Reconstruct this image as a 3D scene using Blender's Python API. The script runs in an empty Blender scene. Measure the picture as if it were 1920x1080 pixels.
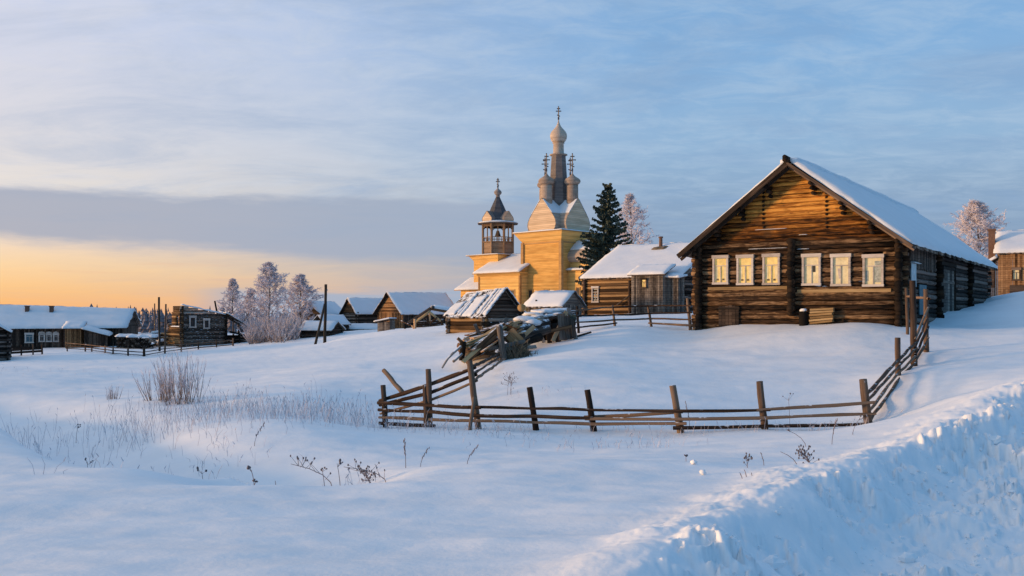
import bpy, math, random
import numpy as np
from mathutils import Vector, Matrix
random.seed(7)
C = bpy.context.scene.collection
SC = bpy.context.scene
F = 1700.0; HX = 960.0; HY = 585.0      # focal length and horizon in photograph pixels

# ------------------------------------------------------------------ camera, sky, sun, exposure
cam = bpy.data.cameras.new('camera'); co = bpy.data.objects.new('camera', cam); C.objects.link(co)
co.location = (0, 0, 0); co.rotation_euler = (math.pi/2, 0, 0)
cam.sensor_width = 36; cam.lens = F/1920*36; cam.shift_y = (HY-540)/1920; cam.clip_start = .1; cam.clip_end = 9000
SC.camera = co
SC.view_settings.view_transform = 'Standard'; SC.view_settings.look = 'None'
SC.view_settings.exposure = 0; SC.view_settings.gamma = 1
SUN_AZ = math.radians(-100); SUN_EL = math.radians(4.7)
sdir = Vector((math.sin(SUN_AZ)*math.cos(SUN_EL), math.cos(SUN_AZ)*math.cos(SUN_EL), math.sin(SUN_EL)))
sl = bpy.data.lights.new('sun', 'SUN'); so = bpy.data.objects.new('sun', sl); C.objects.link(so)
sl.energy = 3.6; sl.angle = math.radians(6); sl.color = (1.0, .575, .24)
so.rotation_euler = (-sdir).to_track_quat('-Z', 'Y').to_euler(); so.location = (-60, -10, 30)

def lin(r, g, b):
    f = lambda c: c/12.92 if c <= .04045 else ((c+.055)/1.055)**2.4
    return (f(r/255), f(g/255), f(b/255), 1)

class NT:
    def __init__(s, t): s.t = t; s.n = t.nodes; s.l = t.links
    def new(s, kind, **kw):
        n = s.n.new(kind)
        for k, v in kw.items(): setattr(n, k, v)
        return n
    def put(s, sock, v):
        if hasattr(v, 'default_value') or hasattr(v, 'is_output'): s.l.new(v, sock)
        else: sock.default_value = v
    def math(s, op, a, b=None, c=None, clamp=False):
        n = s.new('ShaderNodeMath', operation=op); n.use_clamp = clamp
        s.put(n.inputs[0], a)
        if b is not None: s.put(n.inputs[1], b)
        if c is not None: s.put(n.inputs[2], c)
        return n.outputs[0]
    def step(s, v, a, b):
        n = s.new('ShaderNodeMapRange', interpolation_type='SMOOTHSTEP')
        s.put(n.inputs['Value'], v); s.put(n.inputs['From Min'], a); s.put(n.inputs['From Max'], b)
        return n.outputs[0]
    def mix(s, f, a, b, blend='MIX'):
        n = s.new('ShaderNodeMix', data_type='RGBA', blend_type=blend)
        s.put(n.inputs[0], f); s.put(n.inputs[6], a); s.put(n.inputs[7], b)
        return n.outputs[2]
    def ramp(s, f, stops, interp='LINEAR'):
        n = s.new('ShaderNodeValToRGB'); n.color_ramp.interpolation = interp
        e = n.color_ramp.elements
        while len(e) < len(stops): e.new(.5)
        for i, (p, c) in enumerate(stops): e[i].position = p; e[i].color = c if len(c) == 4 else (*c, 1)
        s.put(n.inputs[0], f); return n.outputs[0]
    def noise(s, vec, scale, detail=4, rough=.55, dist=0):
        n = s.new('ShaderNodeTexNoise')
        if vec is not None: s.l.new(vec, n.inputs['Vector'])
        n.inputs['Scale'].default_value = scale; n.inputs['Detail'].default_value = detail
        n.inputs['Roughness'].default_value = rough; n.inputs['Distortion'].default_value = dist
        return n.outputs[0]
    def mapping(s, vec, scale=(1, 1, 1), loc=(0, 0, 0)):
        n = s.new('ShaderNodeMapping'); s.l.new(vec, n.inputs[0])
        n.inputs['Scale'].default_value = scale; n.inputs['Location'].default_value = loc
        return n.outputs[0]

def build_world():
    w = bpy.data.worlds.new('World'); SC.world = w; w.use_nodes = True
    t = NT(w.node_tree); t.n.clear()
    tc = t.new('ShaderNodeTexCoord').outputs['Generated']
    sp = t.new('ShaderNodeSeparateXYZ'); t.l.new(tc, sp.inputs[0])
    x, y, z = sp.outputs
    el = t.math('MULTIPLY', t.math('ARCSINE', z), 2/math.pi)          # 0 horizon .. 1 zenith
    az = t.math('ARCTAN2', x, y)                                      # 0 ahead, negative to the left
    zz = t.math('ADD', t.math('MAXIMUM', z, 0.0), .13)
    cv = t.new('ShaderNodeCombineXYZ')
    t.l.new(t.math('DIVIDE', x, zz), cv.inputs[0]); t.l.new(t.math('DIVIDE', y, zz), cv.inputs[1])
    n1 = t.noise(t.mapping(cv.outputs[0], (.8, 1.2, 1), (3, 1, 0)), 1.7, 7, .66, .5)
    n2 = t.noise(t.mapping(cv.outputs[0], (1.8, 2.8, 1), (7, 4, 0)), 2.6, 7, .66, .5)
    azn = t.math('ADD', az, t.math('MULTIPLY', t.math('SUBTRACT', n1, .5), .25))
    warm = t.math('MULTIPLY', t.step(azn, .22, -.62), t.step(az, -2.7, -1.75))
    L = t.ramp(el, [(0, lin(255, 182, 108)), (.014, lin(255, 200, 134)), (.03, lin(255, 216, 166)), (.043, lin(248, 220, 192)),
                    (.078, lin(234, 225, 218)), (.125, lin(220, 218, 226)), (.175, lin(212, 216, 234)), (.22, lin(204, 213, 237)),
                    (.45, lin(222, 220, 226)), (1, lin(192, 200, 216))])
    R = t.ramp(el, [(0, lin(160, 178, 204)), (.04, lin(134, 158, 188)), (.075, lin(138, 165, 195)), (.11, lin(146, 180, 213)),
                    (.17, lin(132, 175, 218)), (.22, lin(122, 168, 215)), (.45, lin(58, 140, 204)), (1, lin(132, 170, 216))])
    col = t.mix(warm, R, L)
    # thin rippled high cloud
    cl = t.math('MULTIPLY', t.step(n2, .36, .70), .42)
    col = t.mix(t.math('MULTIPLY', cl, t.step(el, .03, .09)), col, t.mix(warm, lin(182, 203, 224), lin(222, 220, 226)))
    dk = t.math('MULTIPLY', t.step(n1, .42, .70), .50)
    col = t.mix(t.math('MULTIPLY', dk, t.step(el, .035, .07)), col, t.mix(warm, lin(132, 164, 202), lin(186, 195, 215)))
    # long grey bank of cloud above the orange strip
    ev = t.new('ShaderNodeCombineXYZ'); t.l.new(az, ev.inputs[0]); t.l.new(el, ev.inputs[1])
    wob = t.math('MULTIPLY', t.math('SUBTRACT', t.noise(t.mapping(ev.outputs[0], (6, 60, 1)), 1, 6, .6), .5), .026)
    e2 = t.math('ADD', el, wob)
    tilt = t.math('MULTIPLY', t.math('ADD', az, .5), .024)
    lo = t.step(t.math('ADD', e2, tilt), .038, .051)
    hi = t.step(t.math('SUBTRACT', e2, t.math('MULTIPLY', tilt, .1)), .080, .071)
    band = t.math('MULTIPLY', t.math('MULTIPLY', lo, hi), t.step(az, .22, -.12))
    col = t.mix(t.math('MULTIPLY', band, .88), col, t.mix(warm, lin(156, 173, 197), lin(166, 172, 190)))
    # low blue-grey cloud along the horizon towards the middle
    low = t.math('MULTIPLY', t.step(t.math('ADD', el, t.math('MULTIPLY', wob, .8)), .0175, .0125), t.step(az, -.36, -.27))
    col = t.mix(t.math('MULTIPLY', low, .85), col, lin(160, 178, 202))
    stn = t.noise(t.mapping(ev.outputs[0], (5, 150, 1), (0, 5, 0)), 1, 4, .6)
    stk = t.math('MULTIPLY', t.step(stn, .56, .66), t.step(el, .036, .03))
    col = t.mix(t.math('MULTIPLY', stk, .28), col, t.mix(warm, lin(160, 178, 205), lin(246, 190, 142)))
    # afterglow round the sun, which is out of the picture to the left
    nrm = t.new('ShaderNodeVectorMath', operation='DOT_PRODUCT')
    t.l.new(tc, nrm.inputs[0]); nrm.inputs[1].default_value = sdir
    glow = t.math('POWER', t.math('MAXIMUM', nrm.outputs['Value'], 0), 7)
    gl = t.mix(1, (.42, .22, .09, 1), (0, 0, 0, 1)); 
    glc = t.new('ShaderNodeMix', data_type='RGBA', blend_type='MULTIPLY'); glc.inputs[0].default_value = 1
    glc.inputs[6].default_value = (1.25, .68, .28, 1); t.l.new(glow, glc.inputs[7])
    col = t.mix(1, col, glc.outputs[2], 'ADD')
    anti = t.step(nrm.outputs['Value'], -.60, -.97)
    col = t.mix(anti, col, t.mix(1, col, (.46, .84, .97, 1), 'MULTIPLY'))
    col = t.mix(t.step(y, .25, -.55), col, t.mix(1, col, (.56, .86, .96, 1), 'MULTIPLY'))
    # ground side of the dome
    col = t.mix(t.step(el, -.004, -.03), col, lin(150, 170, 200))
    sky = t.new('ShaderNodeTexSky'); sky.sky_type = 'NISHITA'; sky.sun_disc = False
    sky.sun_elevation = SUN_EL; sky.sun_rotation = SUN_AZ
    b1 = t.new('ShaderNodeBackground'); t.l.new(sky.outputs[0], b1.inputs[0]); b1.inputs[1].default_value = .06
    b2 = t.new('ShaderNodeBackground'); t.l.new(col, b2.inputs[0]); b2.inputs[1].default_value = 1.08
    mx = t.new('ShaderNodeMixShader'); mx.inputs[0].default_value = .92
    t.l.new(b1.outputs[0], mx.inputs[1]); t.l.new(b2.outputs[0], mx.inputs[2])
    o = t.new('ShaderNodeOutputWorld'); t.l.new(mx.outputs[0], o.inputs[0])
build_world()

# ------------------------------------------------------------------ materials
M = {}
def base_mat(name):
    m = bpy.data.materials.new(name); m.use_nodes = True
    t = NT(m.node_tree); b = t.n['Principled BSDF']
    M[name] = m
    return m, t, b

def snow_mat(name, col=(.85, .855, .87), fine=1.0, coarse=1.0):
    m, t, b = base_mat(name)
    pos = t.new('ShaderNodeNewGeometry').outputs['Position']
    n1 = t.noise(pos, 1.3, 5, .55); n2 = t.noise(pos, 14, 5, .65); n3 = t.noise(t.mapping(pos, (1, 3.2, 1)), .45, 4, .5)
    c = t.mix(t.step(n3, .3, .7), (*[v*.95 for v in col], 1), (*col, 1))
    t.l.new(c, b.inputs['Base Color']); b.inputs['Roughness'].default_value = .7
    b.inputs['Specular IOR Level'].default_value = .2
    h = t.math('ADD', t.math('MULTIPLY', n1, .22*coarse), t.math('MULTIPLY', n2, .035*fine))
    bp = t.new('ShaderNodeBump'); bp.inputs['Strength'].default_value = .45; bp.inputs['Distance'].default_value = .25
    t.l.new(h, bp.inputs['Height']); t.l.new(bp.outputs[0], b.inputs['Normal'])
snow_mat('snow'); snow_mat('roof_snow', (.74, .75, .775), 1.4, .9)

def wood_mat(name, dark, mid, light, grain=(.7, 16), lines=0, dust=0.0, rough=.85, streak=.5, bump=.5, vary=.45, blotch=None, cont=(.30, .50, .72)):
    """weathered timber: the UV map runs u along the grain and v across it, in metres; rnd is a value per piece"""
    m, t, b = base_mat(name)
    uv = t.new('ShaderNodeUVMap'); uv.uv_map = 'UVMap'
    at = t.new('ShaderNodeAttribute'); at.attribute_name = 'rnd'; rnd = at.outputs['Fac']
    pos = t.new('ShaderNodeNewGeometry').outputs['Position']
    g = t.noise(t.mapping(uv.outputs[0], (grain[0], grain[1], 1)), 1, 6, .65, .5)
    big = t.noise(t.mapping(uv.outputs[0], (.45, 2.2, 1), (5, 2, 0)), 1, 4, .6)
    f = t.math('ADD', t.math('MULTIPLY', g, streak), t.math('MULTIPLY', big, 1-streak))
    f = t.math('ADD', f, t.math('MULTIPLY', t.math('SUBTRACT', rnd, .5), vary))
    col = t.ramp(f, [(cont[0], (*dark, 1)), (cont[1], (*mid, 1)), (cont[2], (*light, 1))])
    if blotch:
        bl = t.noise(pos, 1.1, 5, .65)
        col = t.mix(t.math('MULTIPLY', t.step(bl, .50, .66), .8), col, (*blotch, 1))
    h = g
    if lines:
        s = t.new('ShaderNodeSeparateXYZ'); t.l.new(uv.outputs[0], s.inputs[0])
        fr = t.math('FRACT', t.math('DIVIDE', s.outputs[1], lines))
        gap = t.math('MAXIMUM', t.step(fr, .10, .0), t.step(fr, .90, 1.0))
        col = t.mix(t.math('MULTIPLY', gap, .62), col, (*[v*.35 for v in dark], 1))
        wn = t.new('ShaderNodeTexWhiteNoise', noise_dimensions='1D')
        t.l.new(t.math('FLOOR', t.math('DIVIDE', s.outputs[1], lines)), wn.inputs['W'])
        hs = t.new('ShaderNodeHueSaturation'); t.l.new(col, hs.inputs['Color'])
        t.l.new(t.math('ADD', .84, t.math('MULTIPLY', wn.outputs[0], .30)), hs.inputs['Value'])
        col = hs.outputs[0]
        h = t.math('SUBTRACT', g, t.math('MULTIPLY', gap, 1.6))
    if dust:
        nz = t.new('ShaderNodeSeparateXYZ'); t.l.new(t.new('ShaderNodeNewGeometry').outputs['Normal'], nz.inputs[0])
        dn = t.noise(pos, 3.5, 4, .6)
        fac = t.math('MULTIPLY', t.step(nz.outputs[2], .45, .8), t.step(dn, .62-.35*dust, .72-.30*dust))
        col = t.mix(fac, col, (.78, .81, .86, 1))
    t.l.new(col, b.inputs['Base Color']); b.inputs['Roughness'].default_value = rough
    b.inputs['Specular IOR Level'].default_value = .15
    bp = t.new('ShaderNodeBump'); bp.inputs['Strength'].default_value = bump; bp.inputs['Distance'].default_value = .03
    t.l.new(h, bp.inputs['Height']); t.l.new(bp.outputs[0], b.inputs['Normal'])

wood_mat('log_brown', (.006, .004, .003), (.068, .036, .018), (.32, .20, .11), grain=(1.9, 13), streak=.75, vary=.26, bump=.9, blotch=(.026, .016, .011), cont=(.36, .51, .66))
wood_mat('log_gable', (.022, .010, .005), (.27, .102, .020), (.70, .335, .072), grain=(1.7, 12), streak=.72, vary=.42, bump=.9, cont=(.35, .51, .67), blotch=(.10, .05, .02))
wood_mat('log_end', (.008, .006, .005), (.022, .014, .009), (.07, .043, .026))
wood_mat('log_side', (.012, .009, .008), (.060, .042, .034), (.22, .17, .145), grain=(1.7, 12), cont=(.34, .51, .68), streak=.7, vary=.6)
wood_mat('log_grey', (.02, .016, .013), (.115, .086, .066), (.32, .26, .21), grain=(1.5, 10), cont=(.33, .51, .69), streak=.7, vary=.6, dust=.12)
wood_mat('log_silver', (.04, .033, .028), (.18, .145, .12), (.42, .36, .31), grain=(1.5, 10), cont=(.33, .51, .69), streak=.7, vary=.6, dust=.3)
wood_mat('log_warm', (.030, .017, .009), (.14, .080, .038), (.36, .22, .105), streak=.6, vary=.55)
wood_mat('plank_grey', (.035, .029, .026), (.12, .098, .082), (.26, .22, .185), lines=.17, vary=.4)
wood_mat('plank_dark', (.018, .014, .012), (.065, .045, .034), (.15, .11, .085), lines=.16, vary=.4)
wood_mat('plank_warm', (.05, .026, .012), (.22, .112, .05), (.38, .215, .105), lines=.18, vary=.4)
wood_mat('church_gable', (.46, .325, .20), (.62, .46, .31), (.72, .56, .40), grain=(.3, 7), lines=.24, vary=.25, streak=.4, bump=.25)
wood_mat('slate', (.030, .030, .034), (.062, .062, .070), (.11, .11, .12), grain=(4, 10), lines=.18, vary=.3, bump=.4)
wood_mat('church_plank', (.53, .275, .075), (.71, .405, .122), (.82, .515, .18), grain=(.3, 7), lines=.22, vary=.25, streak=.4, bump=.25)
wood_mat('church_trim', (.25, .13, .05), (.40, .23, .09), (.52, .32, .14), vary=.3)
wood_mat('church_shingle', (.27, .20, .155), (.42, .325, .255), (.56, .45, .36), grain=(4, 10), lines=.16, vary=.3, bump=.4)
wood_mat('tent_shingle', (.16, .135, .125), (.255, .22, .20), (.36, .31, .28), grain=(4, 10), lines=.18, vary=.3, bump=.4)
wood_mat('belfry_wood', (.10, .06, .035), (.20, .125, .075), (.33, .22, .14), lines=.20, vary=.4)
wood_mat('rail_wood', (.024, .014, .010), (.095, .056, .036), (.22, .145, .098), dust=.10, vary=.5)
wood_mat('post_wood', (.018, .012, .010), (.085, .055, .040), (.20, .14, .10), dust=.05, vary=.4)
wood_mat('debris_wood', (.050, .027, .015), (.26, .138, .070), (.54, .34, .19), dust=.38, vary=.7)
wood_mat('debris_grey', (.020, .016, .014), (.105, .085, .072), (.26, .22, .19), dust=.55, vary=.6)
wood_mat('fresh_wood', (.13, .08, .035), (.29, .19, .09), (.48, .34, .18), vary=.4)
wood_mat('soffit', (.030, .020, .014), (.12, .082, .06), (.26, .19, .145), vary=.5)
wood_mat('pole_wood', (.028, .024, .02), (.06, .05, .04), (.11, .09, .07))
wood_mat('white_paint', (.26, .22, .19), (.46, .41, .37), (.62, .57, .52), grain=(2, 12), vary=.2, bump=.2)

def plain(name, col, rough=.7, scale=6, var=.35, metal=0, emit=None, estr=0, bump=.2):
    m, t, b = base_mat(name)
    pos = t.new('ShaderNodeNewGeometry').outputs['Position']
    n = t.noise(pos, scale, 5, .6)
    c = t.ramp(n, [(.3, [v*(1-var) for v in col]), (.7, [min(1, v*(1+var)) for v in col])])
    t.l.new(c, b.inputs['Base Color']); b.inputs['Roughness'].default_value = rough; b.inputs['Metallic'].default_value = metal
    if emit:
        e = t.mix(1, t.ramp(t.noise(pos, 4, 3), [(.35, (.55, .55, .55)), (.65, (1, 1, 1))]), (*emit, 1), 'MULTIPLY')
        t.l.new(e, b.inputs['Emission Color']); b.inputs['Emission Strength'].default_value = estr
    bp = t.new('ShaderNodeBump'); bp.inputs['Strength'].default_value = bump; bp.inputs['Distance'].default_value = .03
    t.l.new(n, bp.inputs['Height']); t.l.new(bp.outputs[0], b.inputs['Normal'])
plain('lit_yellow', (.60, .44, .16), .6, 5, .2, emit=(1.0, .70, .22), estr=.27)
plain('lit_pale', (.60, .52, .32), .6, 5, .2, emit=(1.0, .82, .42), estr=.10)
plain('lit_orange', (.6, .35, .1), .6, 5, .2, emit=(1.0, .60, .18), estr=.75)
plain('curtain_grey', (.30, .33, .30), .8, 9, .5)
plain('dark_gap', (.010, .010, .012), .6)
plain('window_blue', (.05, .12, .15), .6, 3, .4)
plain('iron', (.06, .055, .055), .5, 8, .3, metal=.6)
plain('cross_gilt', (.075, .07, .075), .5, 8, .2, metal=.3)
plain('brick', (.14, .075, .05), .9, 14, .45)
plain('ice', (.30, .42, .48), .3, 4, .3)
plain('bark_dark', (.055, .042, .035), .9, 12, .5, bump=.6)
plain('bark_birch', (.30, .25, .23), .85, 9, .6, bump=.4)
plain('frost_twig', (.64, .575, .60), .85, 2.2, .22)
plain('frost_limb', (.30, .255, .255), .85, 5, .4)
plain('frost_shrub', (.54, .485, .50), .85, 2.5, .35)
plain('willow_stem', (.20, .145, .115), .85, 6, .5)
plain('spruce_needle', (.050, .068, .050), .8, 1.6, .75)
plain('weed_stem', (.20, .165, .175), .9, 12, .45)
plain('weed_head', (.13, .11, .12), .95, 14, .4)
plain('grass_frost', (.55, .50, .52), .9, 3, .35)
plain('far_tree', (.16, .135, .145), .9, .05, .5)
plain('straw', (.13, .095, .06), .9, 8, .6)

# ------------------------------------------------------------------ mesh helpers
class MB:
    def __init__(s): s.v = []; s.f = []; s.uv = []; s.r = []
    def face(s, pts, uvs, r):
        i = len(s.v); s.v.extend([tuple(p) for p in pts]); s.f.append(tuple(range(i, i+len(pts)))); s.uv.extend(uvs); s.r.append(r)
    def quad(s, a, b, c, d, r=None, swap=False):
        a, b, c, d = map(Vector, (a, b, c, d)); r = random.random() if r is None else r
        u = (b-a).length; v = (d-a).length; o = 0
        q = [(0, 0), (u, 0), (u, v), (0, v)]
        if swap: q = [(y_, x_) for x_, y_ in q]
        s.face((a, b, c, d), [(x_+r*37, y_) for x_, y_ in q], r)
    def poly(s, pts, r=None, ax=None):
        r = random.random() if r is None else r
        pts = [Vector(p) for p in pts]
        n = (pts[1]-pts[0]).cross(pts[2]-pts[0]).normalized()
        U = Vector((0, 0, 1)).cross(n)
        U = U.normalized() if U.length > .05 else Vector((1, 0, 0))
        V = n.cross(U)
        s.face(pts, [((p.dot(U))+r*37, p.dot(V)) for p in pts], r)
    def log(s, p0, p1, r0, r1=None, n=8, seg=1, wob=0, caps=True, r=None, bend=0):
        p0, p1 = Vector(p0), Vector(p1); r1 = r0 if r1 is None else r1
        r = random.random() if r is None else r
        d = p1-p0; L = d.length
        if L < 1e-6: return
        d /= L; a = d.orthogonal().normalized(); b = d.cross(a)
        base = len(s.v); off = random.random()*6.28; bx = random.uniform(-1, 1)*bend; by = random.uniform(-1, 1)*bend
        for i in range(seg+1):
            t = i/seg; rr = r0+(r1-r0)*t
            w = math.sin(math.pi*t)
            c = p0+d*(L*t)+a*(bx*w)+b*(by*w)
            if wob and 0 < i < seg: c = c+a*random.uniform(-wob, wob)+b*random.uniform(-wob, wob); rr *= random.uniform(.93, 1.07)
            for k in range(n):
                an = off+2*math.pi*k/n
                s.v.append(tuple(c+a*(math.cos(an)*rr)+b*(math.sin(an)*rr)))
        for i in range(seg):
            for k in range(n):
                k2 = (k+1) % n
                s.f.append((base+i*n+k, base+i*n+k2, base+(i+1)*n+k2, base+(i+1)*n+k))
                u0 = L*i/seg+r*37; u1 = L*(i+1)/seg+r*37; v0 = 2*math.pi*r0*k/n+r*11; v1 = 2*math.pi*r0*(k+1)/n+r*11
                s.uv.extend([(u0, v0), (u0, v1), (u1, v1), (u1, v0)]); s.r.append(r)
        if caps:
            for i, o in ((0, -1), (seg, 1)):
                ids = [base+i*n+k for k in range(n)]
                s.f.append(tuple(ids if o > 0 else ids[::-1])); s.uv.extend([(r*37+.1*math.cos(k), r*11+.1*math.sin(k)) for k in range(n)]); s.r.append(r*.6)
    def path(s, pts, rads, n=4, r=None):
        r = random.random() if r is None else r
        base = len(s.v); L = 0
        for i, p in enumerate(pts):
            p = Vector(p)
            d = (Vector(pts[min(i+1, len(pts)-1)])-Vector(pts[max(i-1, 0)]))
            d = d.normalized() if d.length > 1e-9 else Vector((0, 0, 1))
            a = d.cross(Vector((.31, .17, .93))); a = a.normalized() if a.length > 1e-3 else d.orthogonal().normalized()
            b = d.cross(a)
            for k in range(n):
                an = 2*math.pi*k/n
                s.v.append(tuple(p+a*(math.cos(an)*rads[i])+b*(math.sin(an)*rads[i])))
        for i in range(len(pts)-1):
            l = (Vector(pts[i+1])-Vector(pts[i])).length
            for k in range(n):
                k2 = (k+1) % n
                s.f.append((base+i*n+k, base+i*n+k2, base+(i+1)*n+k2, base+(i+1)*n+k))
                s.uv.extend([(L, k*.05), (L, k*.05+.05), (L+l, k*.05+.05), (L+l, k*.05)]); s.r.append(r)
            L += l
    def hexa(s, p, r=None):
        """eight corners: bottom 0..3 counter-clockwise seen from above, then top 4..7"""
        r = random.random() if r is None else r
        p = [Vector(q) for q in p]
        for q in ((0, 3, 2, 1), (4, 5, 6, 7), (0, 1, 5, 4), (1, 2, 6, 5), (2, 3, 7, 6), (3, 0, 4, 7)):
            a, b, c, d = [p[i] for i in q]
            s.quad(a, b, c, d, r, swap=False)
    def box(s, x0, x1, y0, y1, z0, z1, r=None):
        s.hexa([(x0, y0, z0), (x1, y0, z0), (x1, y1, z0), (x0, y1, z0), (x0, y0, z1), (x1, y0, z1), (x1, y1, z1), (x0, y1, z1)], r)
    def plank(s, p0, p1, w, h, up=(0, 0, 1), r=None):
        p0, p1 = Vector(p0), Vector(p1); d = (p1-p0).normalized(); u = Vector(up)
        sd = d.cross(u); sd = sd.normalized() if sd.length > 1e-3 else d.orthogonal().normalized()
        u = sd.cross(d); r = random.random() if r is None else r
        def cs(p): return [p-sd*w/2-u*h/2, p+sd*w/2-u*h/2, p+sd*w/2+u*h/2, p-sd*w/2+u*h/2]
        A, B = cs(p0), cs(p1)
        for i in range(4):
            j = (i+1) % 4
            s.quad(A[i], B[i], B[j], A[j], r)
        s.quad(*A, r); s.quad(*B[::-1], r)
    def lathe(s, prof, n, c=(0, 0, 0), r=None, twist=0):
        r = random.random() if r is None else r
        cx, cy, cz = c; base = len(s.v); m = len(prof); acc = 0
        for (rr, z) in prof:
            for k in range(n):
                an = 2*math.pi*k/n+twist
                s.v.append((cx+rr*math.cos(an), cy+rr*math.sin(an), cz+z))
        for i in range(m-1):
            l = math.hypot(prof[i+1][0]-prof[i][0], prof[i+1][1]-prof[i][1])
            for k in range(n):
                k2 = (k+1) % n; w = 2*math.pi*max(prof[i][0], prof[i+1][0])/n
                s.f.append((base+i*n+k, base+i*n+k2, base+(i+1)*n+k2, base+(i+1)*n+k))
                s.uv.extend([(k*w, acc), ((k+1)*w, acc), ((k+1)*w, acc+l), (k*w, acc+l)]); s.r.append(r)
            acc += l
        s.f.append(tuple(base+k for k in range(n))[::-1]); s.uv.extend([(0, 0)]*n); s.r.append(r)
        s.f.append(tuple(base+(m-1)*n+k for k in range(n))); s.uv.extend([(0, 0)]*n); s.r.append(r)
    def snow(s, a, b, c, d, th=.2, res=.3, seed=0, edge=.06, lump=.4, sag=0):
        """snow lying on the quad a b c d: a soft-edged uneven blanket with a thickness"""
        a, b, c, d = map(Vector, (a, b, c, d)); rg = random.Random(seed)
        nu = max(4, min(60, int((b-a).length/res))); nv = max(4, min(40, int((d-a).length/res)))
        g = noise_grid(nu+1, nv+1, rg.randrange(9999))
        nz = Vector((0, 0, 1)); base = len(s.v)
        jl = [rg.uniform(-edge, edge) for _ in range(nv+1)]; jr = [rg.uniform(-edge, edge) for _ in range(nv+1)]
        jb = [rg.uniform(-edge, edge) for _ in range(nu+1)]; jt = [rg.uniform(-edge, edge) for _ in range(nu+1)]
        eu = (b-a).normalized(); ev = (d-a).normalized()
        for j in range(nv+1):
            for i in range(nu+1):
                u = i/nu; v = j/nv
                p = (a*(1-u)+b*u)*(1-v)+(d*(1-u)+c*u)*v
                if i == 0: p = p+eu*jl[j]
                if i == nu: p = p+eu*jr[j]
                if j == 0: p = p+ev*jb[i]
                if j == nv: p = p+ev*jt[i]
                bu = min(1, min(i, nu-i)/1.0); bv = min(1, min(j, nv-j)/1.0)
                k = .55+.45*min(bu, bv)
                h = th*k*(1+lump*(g[i, j]-.5)*2)
                s.v.append(tuple(p+nz*h)); 
        n1 = (nu+1)*(nv+1)
        for j in range(nv+1):
            for i in range(nu+1):
                q = s.v[base+j*(nu+1)+i]
                u = i/nu; v = j/nv
                p = (a*(1-u)+b*u)*(1-v)+(d*(1-u)+c*u)*v
                if 0 < i < nu and 0 < j < nv: s.v.append(tuple(p))
                else: s.v.append((q[0], q[1], p[2]+.004))
        I = lambda i, j: base+j*(nu+1)+i
        for j in range(nv):
            for i in range(nu):
                s.f.append((I(i, j), I(i+1, j), I(i+1, j+1), I(i, j+1))); s.uv.extend([(0, 0)]*4); s.r.append(.5)
        ring = [(i, 0) for i in range(nu)]+[(nu, j) for j in range(nv)]+[(i, nv) for i in range(nu, 0, -1)]+[(0, j) for j in range(nv, 0, -1)]
        for k in range(len(ring)):
            p, q = ring[k], ring[(k+1) % len(ring)]
            s.f.append((I(*q), I(*p), I(*p)+n1, I(*q)+n1)); s.uv.extend([(0, 0)]*4); s.r.append(.5)
    def blob(s, c, rx, ry, rz, seed=0, n=8, m=5, jit=.25, r=None):
        rg = random.Random(seed); r = random.random() if r is None else r
        base = len(s.v); cx, cy, cz = c
        s.v.append((cx, cy, cz-rz))
        for i in range(1, m):
            ph = math.pi*i/m
            for k in range(n):
                an = 2*math.pi*k/n; q = 1+rg.uniform(-jit, jit)
                s.v.append((cx+rx*q*math.sin(ph)*math.cos(an), cy+ry*q*math.sin(ph)*math.sin(an), cz-rz*q*math.cos(ph)))
        s.v.append((cx, cy, cz+rz)); top = len(s.v)-1
        for k in range(n):
            k2 = (k+1) % n
            s.f.append((base, base+1+k2, base+1+k)); s.uv.extend([(0, 0)]*3); s.r.append(r)
            s.f.append((top, base+1+(m-2)*n+k, base+1+(m-2)*n+k2)); s.uv.extend([(0, 0)]*3); s.r.append(r)
            for i in range(m-2):
                s.f.append((base+1+i*n+k, base+1+i*n+k2, base+1+(i+1)*n+k2, base+1+(i+1)*n+k)); s.uv.extend([(0, 0)]*4); s.r.append(r)
    def build(s, name, mat, parent=None, smooth=False, label=None):
        me = bpy.data.meshes.new(name); me.from_pydata(s.v, [], s.f); 
        uv = me.uv_layers.new(name='UVMap'); uv.data.foreach_set('uv', np.array(s.uv, dtype=np.float32).ravel())
        at = me.attributes.new('rnd', 'FLOAT', 'FACE'); at.data.foreach_set('value', np.array(s.r, dtype=np.float32))
        if smooth: me.polygons.foreach_set('use_smooth', np.ones(len(s.f), dtype=bool))
        me.materials.append(M[mat]); me.update()
        o = bpy.data.objects.new(name, me); C.objects.link(o)
        if parent is not None: o.parent = parent
        if label: o['label'] = label
        return o

_h = np.random.RandomState(11).rand(256, 256)
def vnoise(x, y):
    xi = np.floor(x).astype(np.int64); yi = np.floor(y).astype(np.int64); fx = x-xi; fy = y-yi
    fx = fx*fx*(3-2*fx); fy = fy*fy*(3-2*fy)
    g = lambda i, j: _h[i & 255, j & 255]
    return (g(xi, yi)*(1-fx)+g(xi+1, yi)*fx)*(1-fy)+(g(xi, yi+1)*(1-fx)+g(xi+1, yi+1)*fx)*fy
def fbm(x, y, o=4, gain=.5):
    s = 0; a = 1; t = 0
    for k in range(o):
        s = s+a*vnoise(x*2**k+17.3*k, y*2**k+9.1*k); t += a; a *= gain
    return s/t
def noise_grid(n, m, seed):
    i, j = np.meshgrid(np.arange(n)*.33+seed*.37, np.arange(m)*.33+seed*.71, indexing='ij')
    return fbm(i, j, 3)

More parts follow.
